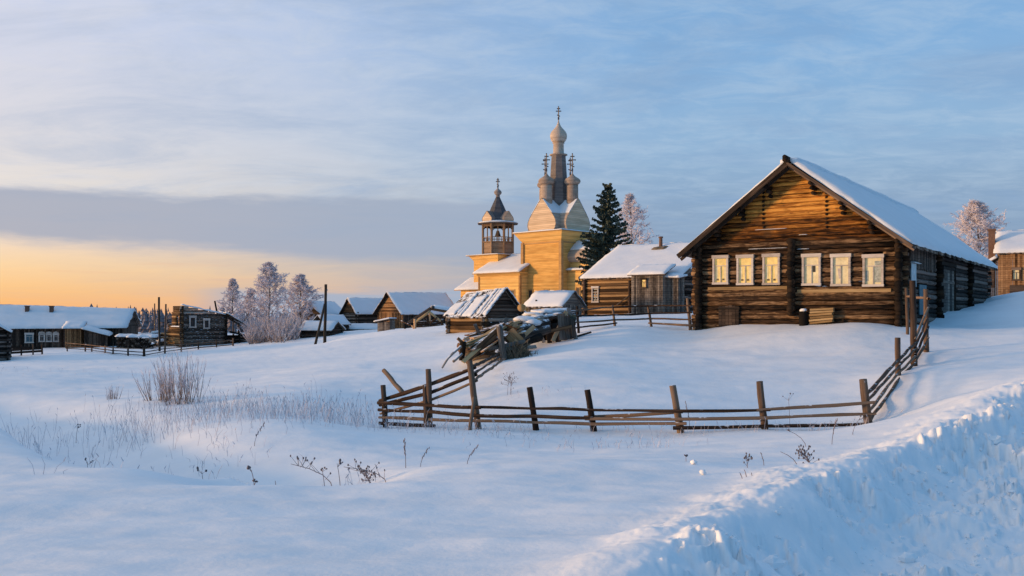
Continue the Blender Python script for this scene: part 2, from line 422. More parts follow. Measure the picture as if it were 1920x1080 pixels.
def at(px, py, Y): return Vector(((px-HX)/F*Y, Y, (HY-py)/F*Y))
def thing(name, label, cat, loc=(0, 0, 0), rotz=0, group=None):
    o = bpy.data.objects.new(name, None); C.objects.link(o); o.empty_display_size = .3
    o.location = loc; o.rotation_euler = (0, 0, rotz); o['label'] = label; o['category'] = cat
    if group: o['group'] = group
    return o
def tag(o, label, cat, group=None):
    o['label'] = label; o['category'] = cat
    if group: o['group'] = group
    return o
def copy_tree(o, parent=None):
    c = o.copy(); C.objects.link(c)
    if parent is not None: c.parent = parent
    for ch in list(o.children): copy_tree(ch, c)
    return c

# ------------------------------------------------------------------ the snow-covered ground
CP = [  # photograph x, photograph y, distance
 (960,1085,6.0),(0,1080,6.3),(480,1085,6.0),(1230,1062,6.2),(300,1000,8.3),(700,1000,8.3),(1050,1000,8.2),(0,985,8.7),
 (0,905,11.8),(250,900,11.9),(520,914,11.3),(800,911,11.4),(1100,903,11.6),(1330,905,11.2),(1250,960,9.2),
 (0,840,16),(110,850,15.2),(210,866,14.3),(340,876,13.6),(420,880,13.6),
 (600,870,14.5),(800,862,15),(1000,855,15.5),(1200,850,16),(1400,845,16),
 (450,850,15.5),(600,835,17),(450,810,18.5),(300,800,20),(580,785,21.5),(330,775,23),(650,800,21),
 (0,758,27),(120,752,26.5),(200,760,25),(210,745,29),(290,750,27.5),(340,756,27),(-200,760,27),
 (0,700,40),(200,695,43),(100,715,36),(-200,700,42),(450,725,31),(600,735,28),(680,745,28),
 (720,798,23.5),(805,798,22.8),(895,803,22.3),(1003,803,22.1),(1112,806,21.9),(1275,812,21.4),(1433,808,21.2),(1628,806,21.2),
 (800,740,29),(870,715,31),(720,700,34),(600,690,38),(500,700,38),
 (1000,760,25),(1300,765,24.5),(1500,760,25),(1300,725,27.5),(1000,725,28),(1500,722,27.3),(1600,740,25.5),
 (1300,690,31),(1500,690,30.5),(1120,690,31),(1640,690,29.5),(980,690,32),(1450,655,35),(1250,655,36.5),(1600,655,33.5),(1120,655,36),
 (1320,626,41.4),(1380,606,42.2),(1450,606,41),(1540,608,39.4),(1610,604,38.2),(1670,618,37),(1700,632,35.5),
 (1180,614,43),(1255,628,42),(1100,628,42.5),(1200,612,47),(1100,610,48),(1290,620,44),
 (1200,585,75),(1100,586,78),(1000,590,118),(930,588,130),(880,590,135),
 (900,672,37),(985,665,37.5),(1090,632,41),(850,695,36),(800,655,47),
 (840,630,55),(970,612,58),(1060,600,62),
 (840,622,59),(770,622,66),(700,634,62),(640,640,60),(590,652,54),(500,690,43.5),(430,724,34),
 (640,634,75),(560,655,75),(500,672,72),(450,668,88),
 (450,656,95),(550,642,104),(620,624,112),(680,619,126),(790,613,122),(718,628,84),
 (20,668,97),(130,652,113),(270,668,95),(440,648,106),(500,641,112),(330,654,108),(60,660,104),(200,658,100),(150,680,62),(300,685,62),(-250,670,97),
 (1683,702,27),(1712,682,30),(1738,655,33),(1760,668,31),(1740,588,45),(1790,584,50),(1845,572,56),(1800,615,41),(1880,560,53),(1910,548,57),(1960,545,58),
 (1850,640,34),(1920,620,36),(1780,725,23.5),(1900,690,26),(1680,790,18.5),(1650,850,14.6),(1560,870,13.4),(1800,750,20.5),(2100,650,30),(2100,560,60),
]
RD = [(3.9,6.3,-2.15),(6.2,8.2,-2.25),(9.5,11.5,-2.1),(14,16,-1.7),(20,21,-1.2),(8.5,7,-2.25),(16,12,-1.9),(6,2.5,-2.2),(2.2,4.0,-2.0),(-1.5,2.5,-1.85),(-6,2,-1.9),(3,-5,-2.1),(-6,-6,-2.0),(0,0.8,-1.9),
      (40,45,1.0),(60,40,2),(60,90,2.5),(30,10,-1),(20,-15,-1.5),(-20,5,-2.6),(-50,20,-4),(-90,60,-5),(-30,-20,-2.5),
      (0,170,-2.2),(-60,170,-5),(50,170,.5),(-130,150,-6.5),(120,150,1.5),(0,330,-7),(-150,300,-9),(150,300,-4),(0,700,-11),(-500,500,-13),(500,500,-11),(0,3500,-16),(-2500,2500,-16),(2500,2500,-16),(-200,-100,-6),(200,-100,-2),(0,-300,-5),(0,-3000,-12),(-3500,0,-14),(3500,0,-12)]
pts = [tuple(at(*p)) for p in CP]+RD
P = np.array(pts)
def warp(x, y):
    r = np.maximum(np.hypot(x, y), .5)
    return np.arctan2(x, y)*1.0, np.log(r)
def tps_k(d2): return np.where(d2 > 1e-12, .5*d2*np.log(np.maximum(d2, 1e-12)), 0)
wu, wv = warp(P[:, 0], P[:, 1]); N = len(P)
K = tps_k((wu[:, None]-wu[None])**2+(wv[:, None]-wv[None])**2)+np.eye(N)*4e-4
A = np.zeros((N+3, N+3)); A[:N, :N] = K; A[:N, N] = 1; A[:N, N+1] = wu; A[:N, N+2] = wv; A[N:, :N] = A[:N, N:].T
SOL = np.linalg.solve(A, np.concatenate([P[:, 2], np.zeros(3)]))
CREST = [(-3.2, -1.0), (-.9, 2.6), (.98, 6.0), (1.5, 7.1), (3.35, 10.5), (6.1, 14.0), (10.7, 19.0), (17.5, 25.5), (27, 34)]
TRENCH = [tuple(at(*p))[:2] for p in [(-160, 738, 28.5), (20, 762, 24.8), (85, 790, 21.6), (145, 825, 18.2), (220, 852, 15.9), (345, 868, 14.6)]]
DIP = [tuple(at(*p))[:2] for p in [(440, 905, 12.9), (620, 905, 12.9)]]
def seg_dist(x, y, line):
    best = np.full(x.shape, 1e9); side = np.zeros(x.shape)
    for (ax, ay), (bx, by) in zip(line[:-1], line[1:]):
        dx, dy = bx-ax, by-ay; L2 = dx*dx+dy*dy
        t = np.clip(((x-ax)*dx+(y-ay)*dy)/L2, 0, 1)
        d = np.hypot(x-ax-t*dx, y-ay-t*dy); s = (x-ax)*dy-(y-ay)*dx
        m = d < best; best = np.where(m, d, best); side = np.where(m, np.sign(s), side)
    return best, side
def height(x, y):
    x = np.atleast_1d(np.asarray(x, float)); y = np.atleast_1d(np.asarray(y, float))
    z = np.empty_like(x)
    for i in range(0, len(x), 40000):
        u, v = warp(x[i:i+40000], y[i:i+40000])
        k = tps_k((u[:, None]-wu[None])**2+(v[:, None]-wv[None])**2)
        z[i:i+40000] = k@SOL[:N]+SOL[N]+SOL[N+1]*u+SOL[N+2]*v
    r = np.hypot(x, y)
    # wind-packed undulation
    z = z+(fbm(x*.16+3, y*.3+1, 3)-.5)*.25*np.clip(r/12, .3, 1)*np.clip(1-(r-130)/120, .15, 1)
    z = z+(fbm(x*.9+31, y*1.6+7, 3)-.5)*.07
    z = z+(fbm(x*.004, y*.004, 3)-.5)*np.clip((r-250)/300, 0, 1)*5
    # bed of a small stream on the left
    d, s = seg_dist(x, y, TRENCH); z = z-1.0*np.exp(-(d/np.where(s > 0, .75, 2.1))**2)
    d, s = seg_dist(x, y, DIP); z = z-.30*np.exp(-(d/.9)**2)
    # ploughed bank along the road on the right
    d, s = seg_dist(x, y, CREST); sd = d*s+(fbm(x*.9, y*.9, 3)-.5)*.7*np.clip(r/14, .3, 1)
    wl = np.clip((30-r)/8, 0, 1)
    z = z+wl*.20*np.exp(-((sd+.18)/(.28+.025*r))**2)*np.clip(r/10, .5, 1)
    cut = np.clip((sd+.05)/1.05, 0, 1); cut = cut*cut*(3-2*cut)
    z = z-wl*.40*cut*np.clip(1.9-sd/3.5, 0, 1)
    rough = wl*np.clip((r-4.8)/1.6, .25, 1)*np.clip((sd+.15)/.35, 0, 1)*np.clip(1.25-(sd-3)/6, .25, 1)
    lumps = np.abs(fbm(x*2.6+5, y*2.6+2, 4, .62)-.5)*2
    ch = fbm(x*5.5+3, y*5.5+4, 3, .6); ch = np.clip((ch-.5)/.12, 0, 1)
    patch = np.clip((fbm(x*.7+2, y*.9+5, 3)-.42)/.16, 0, 1)
    slab = fbm(x*1.7+8, y*1.3+2, 3, .55)*7; slab = (np.floor(slab)+np.clip((slab-np.floor(slab))/.22, 0, 1))/7
    z = z+rough*(slab-.5)*.32
    rough = rough*(.30+.70*patch)
    z = z+rough*((fbm(x*1.1, y*1.1, 2)-.5)*.26+(fbm(x*4.2+9, y*4.2, 4, .7)-.42)*.13-lumps*.10+ch*.11*patch+(fbm(x*11, y*9+3, 3, .7)-.5)*.095)
    z = z+wl*np.exp(-((sd+.35)/(.2+.03*r))**2)*(fbm(x*3.3, y*3.3+8, 4, .65)-.5)*.10*np.clip((r-5)/3, .3, 1)
    return z
_gc = {}
def gz(x, y): return float(height(x, y)[0])
def gat(px, py, Y, dz=0.0):
    """a point on the snow: the picture column px at distance Y"""
    x = (px-HX)/F*Y
    return Vector((x, Y, gz(x, Y)+dz))

def build_ground():
    fine = np.radians(np.arange(-37, 37.001, .085))
    coarse = np.radians(np.concatenate([np.arange(-180, -37, 2.2), np.arange(39, 180, 2.2)]))
    th = np.sort(np.concatenate([fine, coarse]))
    R = [.6]
    while R[-1] < 6000:
        r = R[-1]; k = 1.05 if r < 3 else 1.0068 if r < 45 else 1.012 if r < 160 else 1.06
        R.append(r*k)
    R = np.array(R); nt, nr = len(th), len(R)
    T, RR = np.meshgrid(th, R)
    X = (RR*np.sin(T)).ravel(); Y = (RR*np.cos(T)).ravel(); Z = height(X, Y)
    V = np.stack([X, Y, Z], 1)
    i = np.arange(nr-1)[:, None]*nt; j = np.arange(nt)[None]; j2 = (j+1) % nt
    q = np.stack([i+j, i+nt+j, i+nt+j2, i+j2], -1).reshape(-1, 4)
    V = np.vstack([V, [[0, 0, gz(0, .1)]]]); c = len(V)-1
    tri = [(c, k, (k+1) % nt) for k in range(nt)]
    me = bpy.data.meshes.new('snow_ground')
    nv = len(V); nq = len(q); ntri = len(tri)
    me.vertices.add(nv); me.vertices.foreach_set('co', V.ravel())
    me.loops.add(nq*4+ntri*3); me.polygons.add(nq+ntri)
    me.loops.foreach_set('vertex_index', np.concatenate([q[:, ::-1].ravel(), np.array(tri)[:, ::-1].ravel()]).astype(np.int32))
    st = np.concatenate([np.arange(nq)*4, nq*4+np.arange(ntri)*3]).astype(np.int32)
    me.polygons.foreach_set('loop_start', st)
    me.polygons.foreach_set('use_smooth', np.ones(nq+ntri, dtype=bool))
    me.materials.append(M['snow']); me.update(calc_edges=True); me.validate()
    o = bpy.data.objects.new('snow_ground', me); C.objects.link(o)
    o['kind'] = 'structure'; o['label'] = 'snow covered village ground with drifts and a ploughed bank'
build_ground()

# ------------------------------------------------------------------ building helpers
def log_wall(mb, p0, p1, z0, z1, r=.105, gaps=(), ext=0.0, n=8, wob=.008, base_r=None, seg=3):
    """courses of round logs between two plan points; gaps are (t0, t1, za, zb) along the wall in metres"""
    a = Vector((p0[0], p0[1], 0)); b = Vector((p1[0], p1[1], 0)); L = (b-a).length; d = (b-a)/L
    pitch = r*1.96; k = 0; z = z0+r
    while z < z1:
        cuts = sorted([(g[0], g[1]) for g in gaps if g[2]-r*.5 < z < g[3]+r*.5])
        s = -ext*random.uniform(.75, 1.1); e = L+ext*random.uniform(.75, 1.1); rr = r*random.uniform(.93, 1.06); tone = (k*.618+.31+p0[0]*.07) % 1
        xs = [s]
        for c in cuts: xs += [c[0], c[1]]
        xs.append(e)
        for q in range(0, len(xs), 2):
            if xs[q+1]-xs[q] > .03:
                A = a+d*xs[q]; B = a+d*xs[q+1]
                mb.log((A.x, A.y, z), (B.x, B.y, z), rr, rr*random.uniform(.92, 1.05), n, seg, wob, True, min(1, max(0, tone+random.uniform(-.12, .12))))
        z += pitch; k += 1
    return k

def window(parent, x0, x1, z0, z1, face, name='window', pane='lit_yellow', frame='white_paint', casing=.09, cross=True, arch=False, glow=None, depth=.05):
    """face(x, z, out) maps wall coordinates to a point, out = metres in front of the wall"""
    f = MB(); c = casing
    def bar(a0, a1, b0, b1, o0, o1, r=None):
        f.hexa([face(a0, b0, o1), face(a1, b0, o1), face(a1, b0, o0), face(a0, b0, o0), face(a0, b1, o1), face(a1, b1, o1), face(a1, b1, o0), face(a0, b1, o0)], r)
    bar(x0, x0+c, z0+c*.9, z1-c*1.5, -.10, depth+.05); bar(x1-c, x1, z0+c*.9, z1-c*1.5, -.10, depth+.05)
    bar(x0-.03, x1+.03, z1-c*1.5, z1+.02, -.10, depth+.08); bar(x0-.02, x1+.02, z0-.02, z0+c*.9, -.10, depth+.07)
    if arch:
        for i in range(5):
            t0 = math.pi*i/5; t1 = math.pi*(i+1)/5; xm = (x0+x1)/2; rr = (x1-x0)/2+.02
            bar(xm-rr*math.cos(t0), xm-rr*math.cos(t1)-.002*i, z1+.02, z1+.03+rr*.55*math.sin((t0+t1)/2), -.05, depth+.07)
    o = f.build(name, frame, parent)
    if cross:
        s = MB(); f2, f = f, s
        xm = (x0+x1)/2; zt = z0+(z1-z0)*.64
        bar(xm-.018, xm+.018, z0+c*.9, zt-.02, -.03, depth-.005); bar(x0+c, x1-c, zt-.02, zt+.02, -.03, depth)
        s.build('sash', frame, o)
    g = MB()
    g.hexa([face(x0+c, z0+c*.9, .0), face(x1-c, z0+c*.9, .0), face(x1-c, z0+c*.9, -.04), face(x0+c, z0+c*.9, -.04),
            face(x0+c, z1-c*1.5, .0), face(x1-c, z1-c*1.5, .0), face(x1-c, z1-c*1.5, -.04), face(x0+c, z1-c*1.5, -.04)])
    g.build('pane', pane, o)
    return o

# ------------------------------------------------------------------ the big log house on the right
def main_house():
    OX, OY = 8.89, 43.2; W = 9.07; D = 24.6; ZB = -1.15
    cx, cy = .819, -.573
    root = thing('log_house', 'large brown log house with six framed windows and snow on its right roof slope', 'house', (OX, OY, ZB), math.radians(-35))
    def loc(px, py):                                    # picture point on the facade plane, in local x, z
        # ray (t*(px-HX)/F, t, ..) meets O + x*d
        a = (px-HX)/F
        x = (a*OY-OX)/(cx-a*cy); Y = OY+x*cy
        return x, (HY-py)/F*Y-ZB
    def sideloc(px, py):                                # the same on the right-hand wall, in local y, z
        RX, RY = OX+W*cx, OY+W*cy; a = (px-HX)/F
        y = (RX-a*RY)/(a*.819-.573); return y, (HY-py)/F*(RY+.819*y)-ZB
    ze = 3.2-ZB; zr = 6.62-ZB; half = W/2; sl = (zr-ze)/half
    wins = []
    for (c_, wd, py0, py1, pane) in [(1353, 29, 479, 533, 'lit_yellow'), (1399, 31, 478, 534, 'lit_yellow'), (1448, 32, 476, 534, 'lit_yellow'),
                                     (1523, 35, 476, 535, 'lit_pale'), (1578, 37, 476, 536, 'lit_pale'), (1638.5, 39, 477, 537, 'lit_pale')]:
        x0, z0 = loc(c_-wd/2, py1); x1, z1 = loc(c_+wd/2, py0); wins.append((x0, x1, z0, z1, pane))
    gaps = [(w[0]+.03, w[1]-.03, w[2]+.02, w[3]-.02) for w in wins]
    f = MB(); log_wall(f, (0, 0), (W, 0), 0, ze, .105, gaps, .32, 10, .012, seg=6); f.build('front_wall', 'log_brown', root, True)
    s = MB()
    dy0, _ = sideloc(1757, 500); dy1, _ = sideloc(1786, 500)
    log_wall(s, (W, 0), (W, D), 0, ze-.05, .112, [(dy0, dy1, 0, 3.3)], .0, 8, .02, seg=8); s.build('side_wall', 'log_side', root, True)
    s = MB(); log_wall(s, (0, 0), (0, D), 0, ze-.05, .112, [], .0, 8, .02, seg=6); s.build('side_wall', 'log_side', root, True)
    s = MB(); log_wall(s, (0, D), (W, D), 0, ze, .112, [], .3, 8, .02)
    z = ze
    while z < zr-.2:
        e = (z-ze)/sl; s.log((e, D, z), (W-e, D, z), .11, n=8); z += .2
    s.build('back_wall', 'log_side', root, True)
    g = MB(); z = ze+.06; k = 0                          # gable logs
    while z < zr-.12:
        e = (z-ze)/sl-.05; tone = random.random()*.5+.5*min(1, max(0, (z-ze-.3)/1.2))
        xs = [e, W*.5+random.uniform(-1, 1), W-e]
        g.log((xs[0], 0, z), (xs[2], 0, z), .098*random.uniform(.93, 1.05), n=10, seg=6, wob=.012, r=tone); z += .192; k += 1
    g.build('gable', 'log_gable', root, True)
    # stacked ends of the crossing walls
    def ends(x, z0, z1, r, y0=-.40, name='log_ends'):
        m = MB(); z = z0+.11; 
        while z < z1:
            m.log((x+random.uniform(-.03, .03), y0*random.uniform(.8, 1.12), z), (x, .05, z), r*random.uniform(.85, 1.1), n=9); z += .2
        m.build(name, 'log_end', root, True)
    ends(.10, 0, ze+.1, .14); ends(W-.06, 0, ze+.1, .15, -.42)
    xm, zm0 = loc(1487, 592); ends(xm, zm0, ze+.12, .145, -.46)
    # crossing ends on the right-hand wall
    for py_ in (1753, 1812):
        y, _ = sideloc(py_, 500); m = MB(); z = .1
        while z < ze-.05: m.log((W-.05, y, z), (W+.38*random.uniform(.75, 1.1), y, z), .125, n=8); z += .2
        m.build('log_ends', 'log_end', root, True)
    for px_ in (1433, 1551):
        m = MB()
        for i in range(9):
            x, z = loc(px_, 362+i*8)
            if (z-ze)/sl < min(x, W-x): m.log((x+random.uniform(-.02, .02), -.13, z), (x, .05, z), .062, n=6)
        m.build('partition_ends', 'log_end', root, True)
    # roof
    oh = .62; fr = .95; bk = .6; t = .10
    for sgn in (-1, 1):
        m = MB()
        xr = half; xe = half+sgn*(half+oh); zee = ze-oh*sl; nb = 60
        for i in range(nb):                              # boards running down the slope
            y0 = -fr+(D+fr+bk)*i/nb; y1 = y0+(D+fr+bk)/nb-.012; dz = random.uniform(-.012, .012); ex = random.uniform(-.06, .06)
            A = [(xr, y0, zr-t), (xe+sgn*ex, y0, zee-t-abs(ex)*sl*.0), (xe+sgn*ex, y1, zee-t), (xr, y1, zr-t)]
            if sgn < 0: A = A[::-1]
            m.hexa([(p[0], p[1], p[2]+dz) for p in A]+[(p[0], p[1], p[2]+t+dz) for p in A])
        ro = m.build('roof', 'soffit', root)
        m = MB(); e_ = .05
        A = (xr+sgn*.06, -fr+e_, zr+.02); B = (xr+sgn*.06, D+bk-e_, zr+.02); Cc = (xe-sgn*e_, D+bk-e_, zee+.04); Dd = (xe-sgn*e_, -fr+e_, zee+.04)
        q = (A, Dd, Cc, B) if sgn > 0 else (Dd, A, B, Cc)
        m.snow(*q, th=.30 if sgn > 0 else .16, res=.4, seed=5+sgn, edge=.07, lump=.45); m.build('roof_snow', 'roof_snow', ro, True)
        m = MB()                                         # barge boards
        for k_, (o_, h_) in enumerate(((0, .22 if sgn < 0 else .13), (.34, .15 if sgn < 0 else .08))):
            m.plank((xr, -fr-.045+o_, zr-(.12 if sgn < 0 else .075)-k_*.13), (xe, -fr-.045+o_, zee-(.12 if sgn < 0 else .075)-k_*.13), .05, h_, up=(-sgn*sl, 0, 1))
        m.build('barge_board', 'soffit', root)
        for q_ in (.22, .50, .76, 1.0):                  # purlins carrying the overhang
            m = MB()
            x = half+sgn*half*q_; z = zr-(zr-ze)*q_-.26
            for st in range(3): m.log((x-sgn*.02*st, -fr+.06+.26*st, z-.19*st), (x, .1, z-.19*st), .095-.005*st, n=8)
            m.build('purlin', 'log_end', root, True)
    m = MB(); m.log((half, -fr-.22, zr+.06), (half, D+bk, zr-.06), .13, .12, n=8)
    m.log((half, -fr-.30, zr+.16), (half, -fr+.2, zr+.10), .10, .14, n=8); m.build('ridge_log', 'log_end', root, True)
    m = MB(); m.snow((half-.40, -fr+.35, zr-.10), (half+.40, -fr+.35, zr-.10), (half+.40, D+bk, zr-.10), (half-.40, D+bk, zr-.10), .42, .26, 3, .05, .16); m.build('ridge_snow', 'roof_snow', root, True)
    # windows
    face = lambda x, z, o: (x, -.08-o, z)
    for i, w in enumerate(wins):
        wo = window(root, w[0], w[1], w[2], w[3], face, pane=w[4], label=None) if False else window(root, w[0], w[1], w[2], w[3], face, pane=w[4])
        wo['label'] = ['yellow lit window nearest the corner', 'yellow lit window in the middle of three', 'yellow lit window beside the central log ends',
                       'pale window with a small dark square in its pane', 'pale window with a folded white cloth', 'half curtained greyish window by the right corner'][i]
        x0, x1, z0, z1 = w[:4]; h = z1-z0; wd = x1-x0; c = MB()
        if i == 3: c.hexa([face(x0+wd*a, z0+h*b, o) for b in (.42, .62) for (a, o) in ((.55, .012), (.70, .012), (.70, .004), (.55, .004))]); c.build('vent', 'dark_gap', wo)
        if i == 4:
            c.hexa([face(x0+wd*a, z0+h*b, o) for (b, q) in ((.22, .06), (.55, 0)) for (a, o) in ((.33+q, .02), (.52-q, .02), (.52-q, .004), (.33+q, .004))]); c.build('cloth', 'white_paint', wo)
        if i == 5:
            c.hexa([face(x0+wd*a, z0+h*b, o) for b in (.12, .80) for (a, o) in ((.56, .012), (.86, .012), (.86, .004), (.56, .004))])
            c.hexa([face(x0+wd*a, z0+h*b, o) for b in (.16, .50) for (a, o) in ((.13, .012), (.26, .012), (.26, .004), (.13, .004))]); c.build('curtain', 'curtain_grey', wo)
        if i < 3:
            for k_ in (0, 1):
                q0, q1 = ((.14, .30) if k_ == 0 else (.70, .86)); b0 = .12+.03*i; c.hexa([face(x0+wd*a, z0+h*b, o) for b in (b0, .60) for (a, o) in ((q0, .010), (q1, .010), (q1, .003), (q0, .003))]); c.build('curtain', 'lit_pale', wo); c = MB()
            for k_ in range(2):
                xx = x0+wd*(.24+.36*k_+random.uniform(-.02, .02)); c.hexa([face(xx+a, z0+h*b, o) for b in (.13, .19) for (a, o) in ((0, .022), (.10, .022), (.10, .004), (0, .004))]); c.build('sill_item', 'straw', wo); c = MB()

    # trim boards under the windows and small ledges of snow
    m = MB(); xa, za = loc(1330, 538); xb, _ = loc(1478, 538); xc, _ = loc(1497, 540); xd, zd = loc(1672, 540)
    m.box(xa, xb, -.17, -.07, za-.16, za-.02); m.box(xc, xd, -.17, -.07, zd-.16, zd-.02); m.build('sill_board', 'fresh_wood', root)
    m = MB()
    for (pa, pb, py) in ((1405, 1477, 468), (1496, 1518, 468), (1418, 1476, 432), (1500, 1515, 441)):
        x0, z0 = loc(pa, py); x1, _ = loc(pb, py); m.snow((x0, -.14, z0), (x1, -.14, z0), (x1, -.02, z0+.03), (x0, -.02, z0+.03), .018, .1, int(pa), .02)
    m.build('ledge_snow', 'roof_snow', root, True)
    # hatch at the bottom left
    x0, z1 = loc(1350, 573); x1, z0 = loc(1388, 607); m = MB()
    for i in range(6):
        xa = x0+(x1-x0)*i/6; m.box(xa, xa+(x1-x0)/6-.012, -.17-random.uniform(0, .015), -.09, z0-.4, z1+random.uniform(-.02, .02))
    m.box(x0-.03, x1+.03, -.20, -.175, z1-.18, z1-.08); m.build('hatch', 'plank_dark', root)
    # side door, boarded bay, ice-blue sheet
    m = MB(); n_ = 7; zt = 3.35
    for i in range(n_):
        ya = dy0+(dy1-dy0)*i/n_; m.box(W-.02, W+.06+random.uniform(0, .012), ya, ya+(dy1-dy0)/n_-.012, .1, zt)
    for z in (1.0, 2.6): m.box(W+.075, W+.10, dy0+.05, dy1-.05, z, z+.14)
    d_ = m.build('door', 'plank_grey', root); m = MB()
    m.box(W-.02, W+.14, dy0-.16, dy0-.01, 0, zt+.15); m.box(W-.02, W+.14, dy1+.01, dy1+.16, 0, zt+.15); m.box(W-.02, W+.16, dy0-.2, dy1+.2, zt+.16, zt+.32); m.build('frame', 'log_end', d_)
    m = MB(); m.log((W+.105, dy0+.25, 1.6), (W+.105, dy0+.25, 1.85), .018, n=6); m.build('handle', 'iron', d_)
    m = MB(); ya, _ = sideloc(1700, 500); yb, _ = sideloc(1748, 500); nb = 22
    for i in range(nb):
        y0 = ya+(yb-ya)*i/nb; m.box(W+.10, W+.14+random.uniform(0, .02), y0, y0+(yb-ya)/nb-.015, 3.05+random.uniform(-.05, .05), ze-.02)
    m.build('boarding', 'plank_dark', root)
    y0, z0 = sideloc(1701, 537); y1, z1 = sideloc(1709, 482); y0 = max(y0, .35); m = MB(); m.box(W+.13, W+.17, y0, y0+1.0, z0, z1-.3); m.build('side_panel', 'ice', root)
    m = MB(); m.snow((W+.12, y0-.05, z1-.28), (W+.3, y0-.05, z1-.30), (W+.3, y0+1.1, z1-.30), (W+.12, y0+1.1, z1-.28), .06, .1, 2); m.build('panel_snow', 'roof_snow', root, True)
    y0, z0 = sideloc(1717, 590); y1, z1 = sideloc(1730, 535)
    if y1 > y0: m = MB(); m.box(W+.12, W+.16, y0, y1, z0, z1); m.build('side_window', 'window_blue', root)
    # stump with a snow cap and a small pile of split planks against the wall
    X, Yy = OX+loc(1512, 600)[0]*cx, OY+loc(1512, 600)[0]*cy
    b = Vector((X, Yy, 0))+Vector((-.573, -.819, 0))*.42
    st = thing('chopping_stump', 'black stump with a cap of snow by the log house wall', 'stump', (b.x, b.y, gz(b.x, b.y)))
    m = MB(); m.log((0, 0, -.3), (0, 0, .62), .21, .19, 12, 3, .01); m.build('trunk', 'log_end', st, True)
    m = MB(); m.blob((0, 0, .66), .16, .16, .09, 3); m.build('snow_cap', 'roof_snow', st, True)
    x0, _ = loc(1524, 600); x1, _ = loc(1567, 600)
    wp = thing('plank_pile', 'short pile of pale split planks leaning on the log house wall', 'planks', (OX+(x0+x1)/2*cx-.573*.35, OY+(x0+x1)/2*cy-.819*.35, 0), math.radians(-35))
    zg = loc(1545, 606)[1]+ZB; L = (x1-x0)
    for i in range(6):
        m = MB(); a = random.uniform(-.05, .05); zz = zg+.05+i*.105
        m.plank((-L/2+a, random.uniform(-.05, .05), zz-.06+.015*i), (L/2+a, random.uniform(-.05, .05), zz+.06), .26, .085); m.build('plank', 'fresh_wood', wp)
    o = bpy.data.objects['plank_pile']
    x, _ = loc(1583, 600); m = MB(); pt = Vector((OX+x*cx-.573*.2, OY+x*cy-.819*.2, loc(1583, 612)[1]+ZB))
    m.log(pt+Vector((0, 0, -.3)), pt+Vector((0.02, 0, .32)), .07, n=8); tag(m.build('peg', 'log_end'), 'short dark peg in the snow right of the plank pile', 'peg')
main_house()

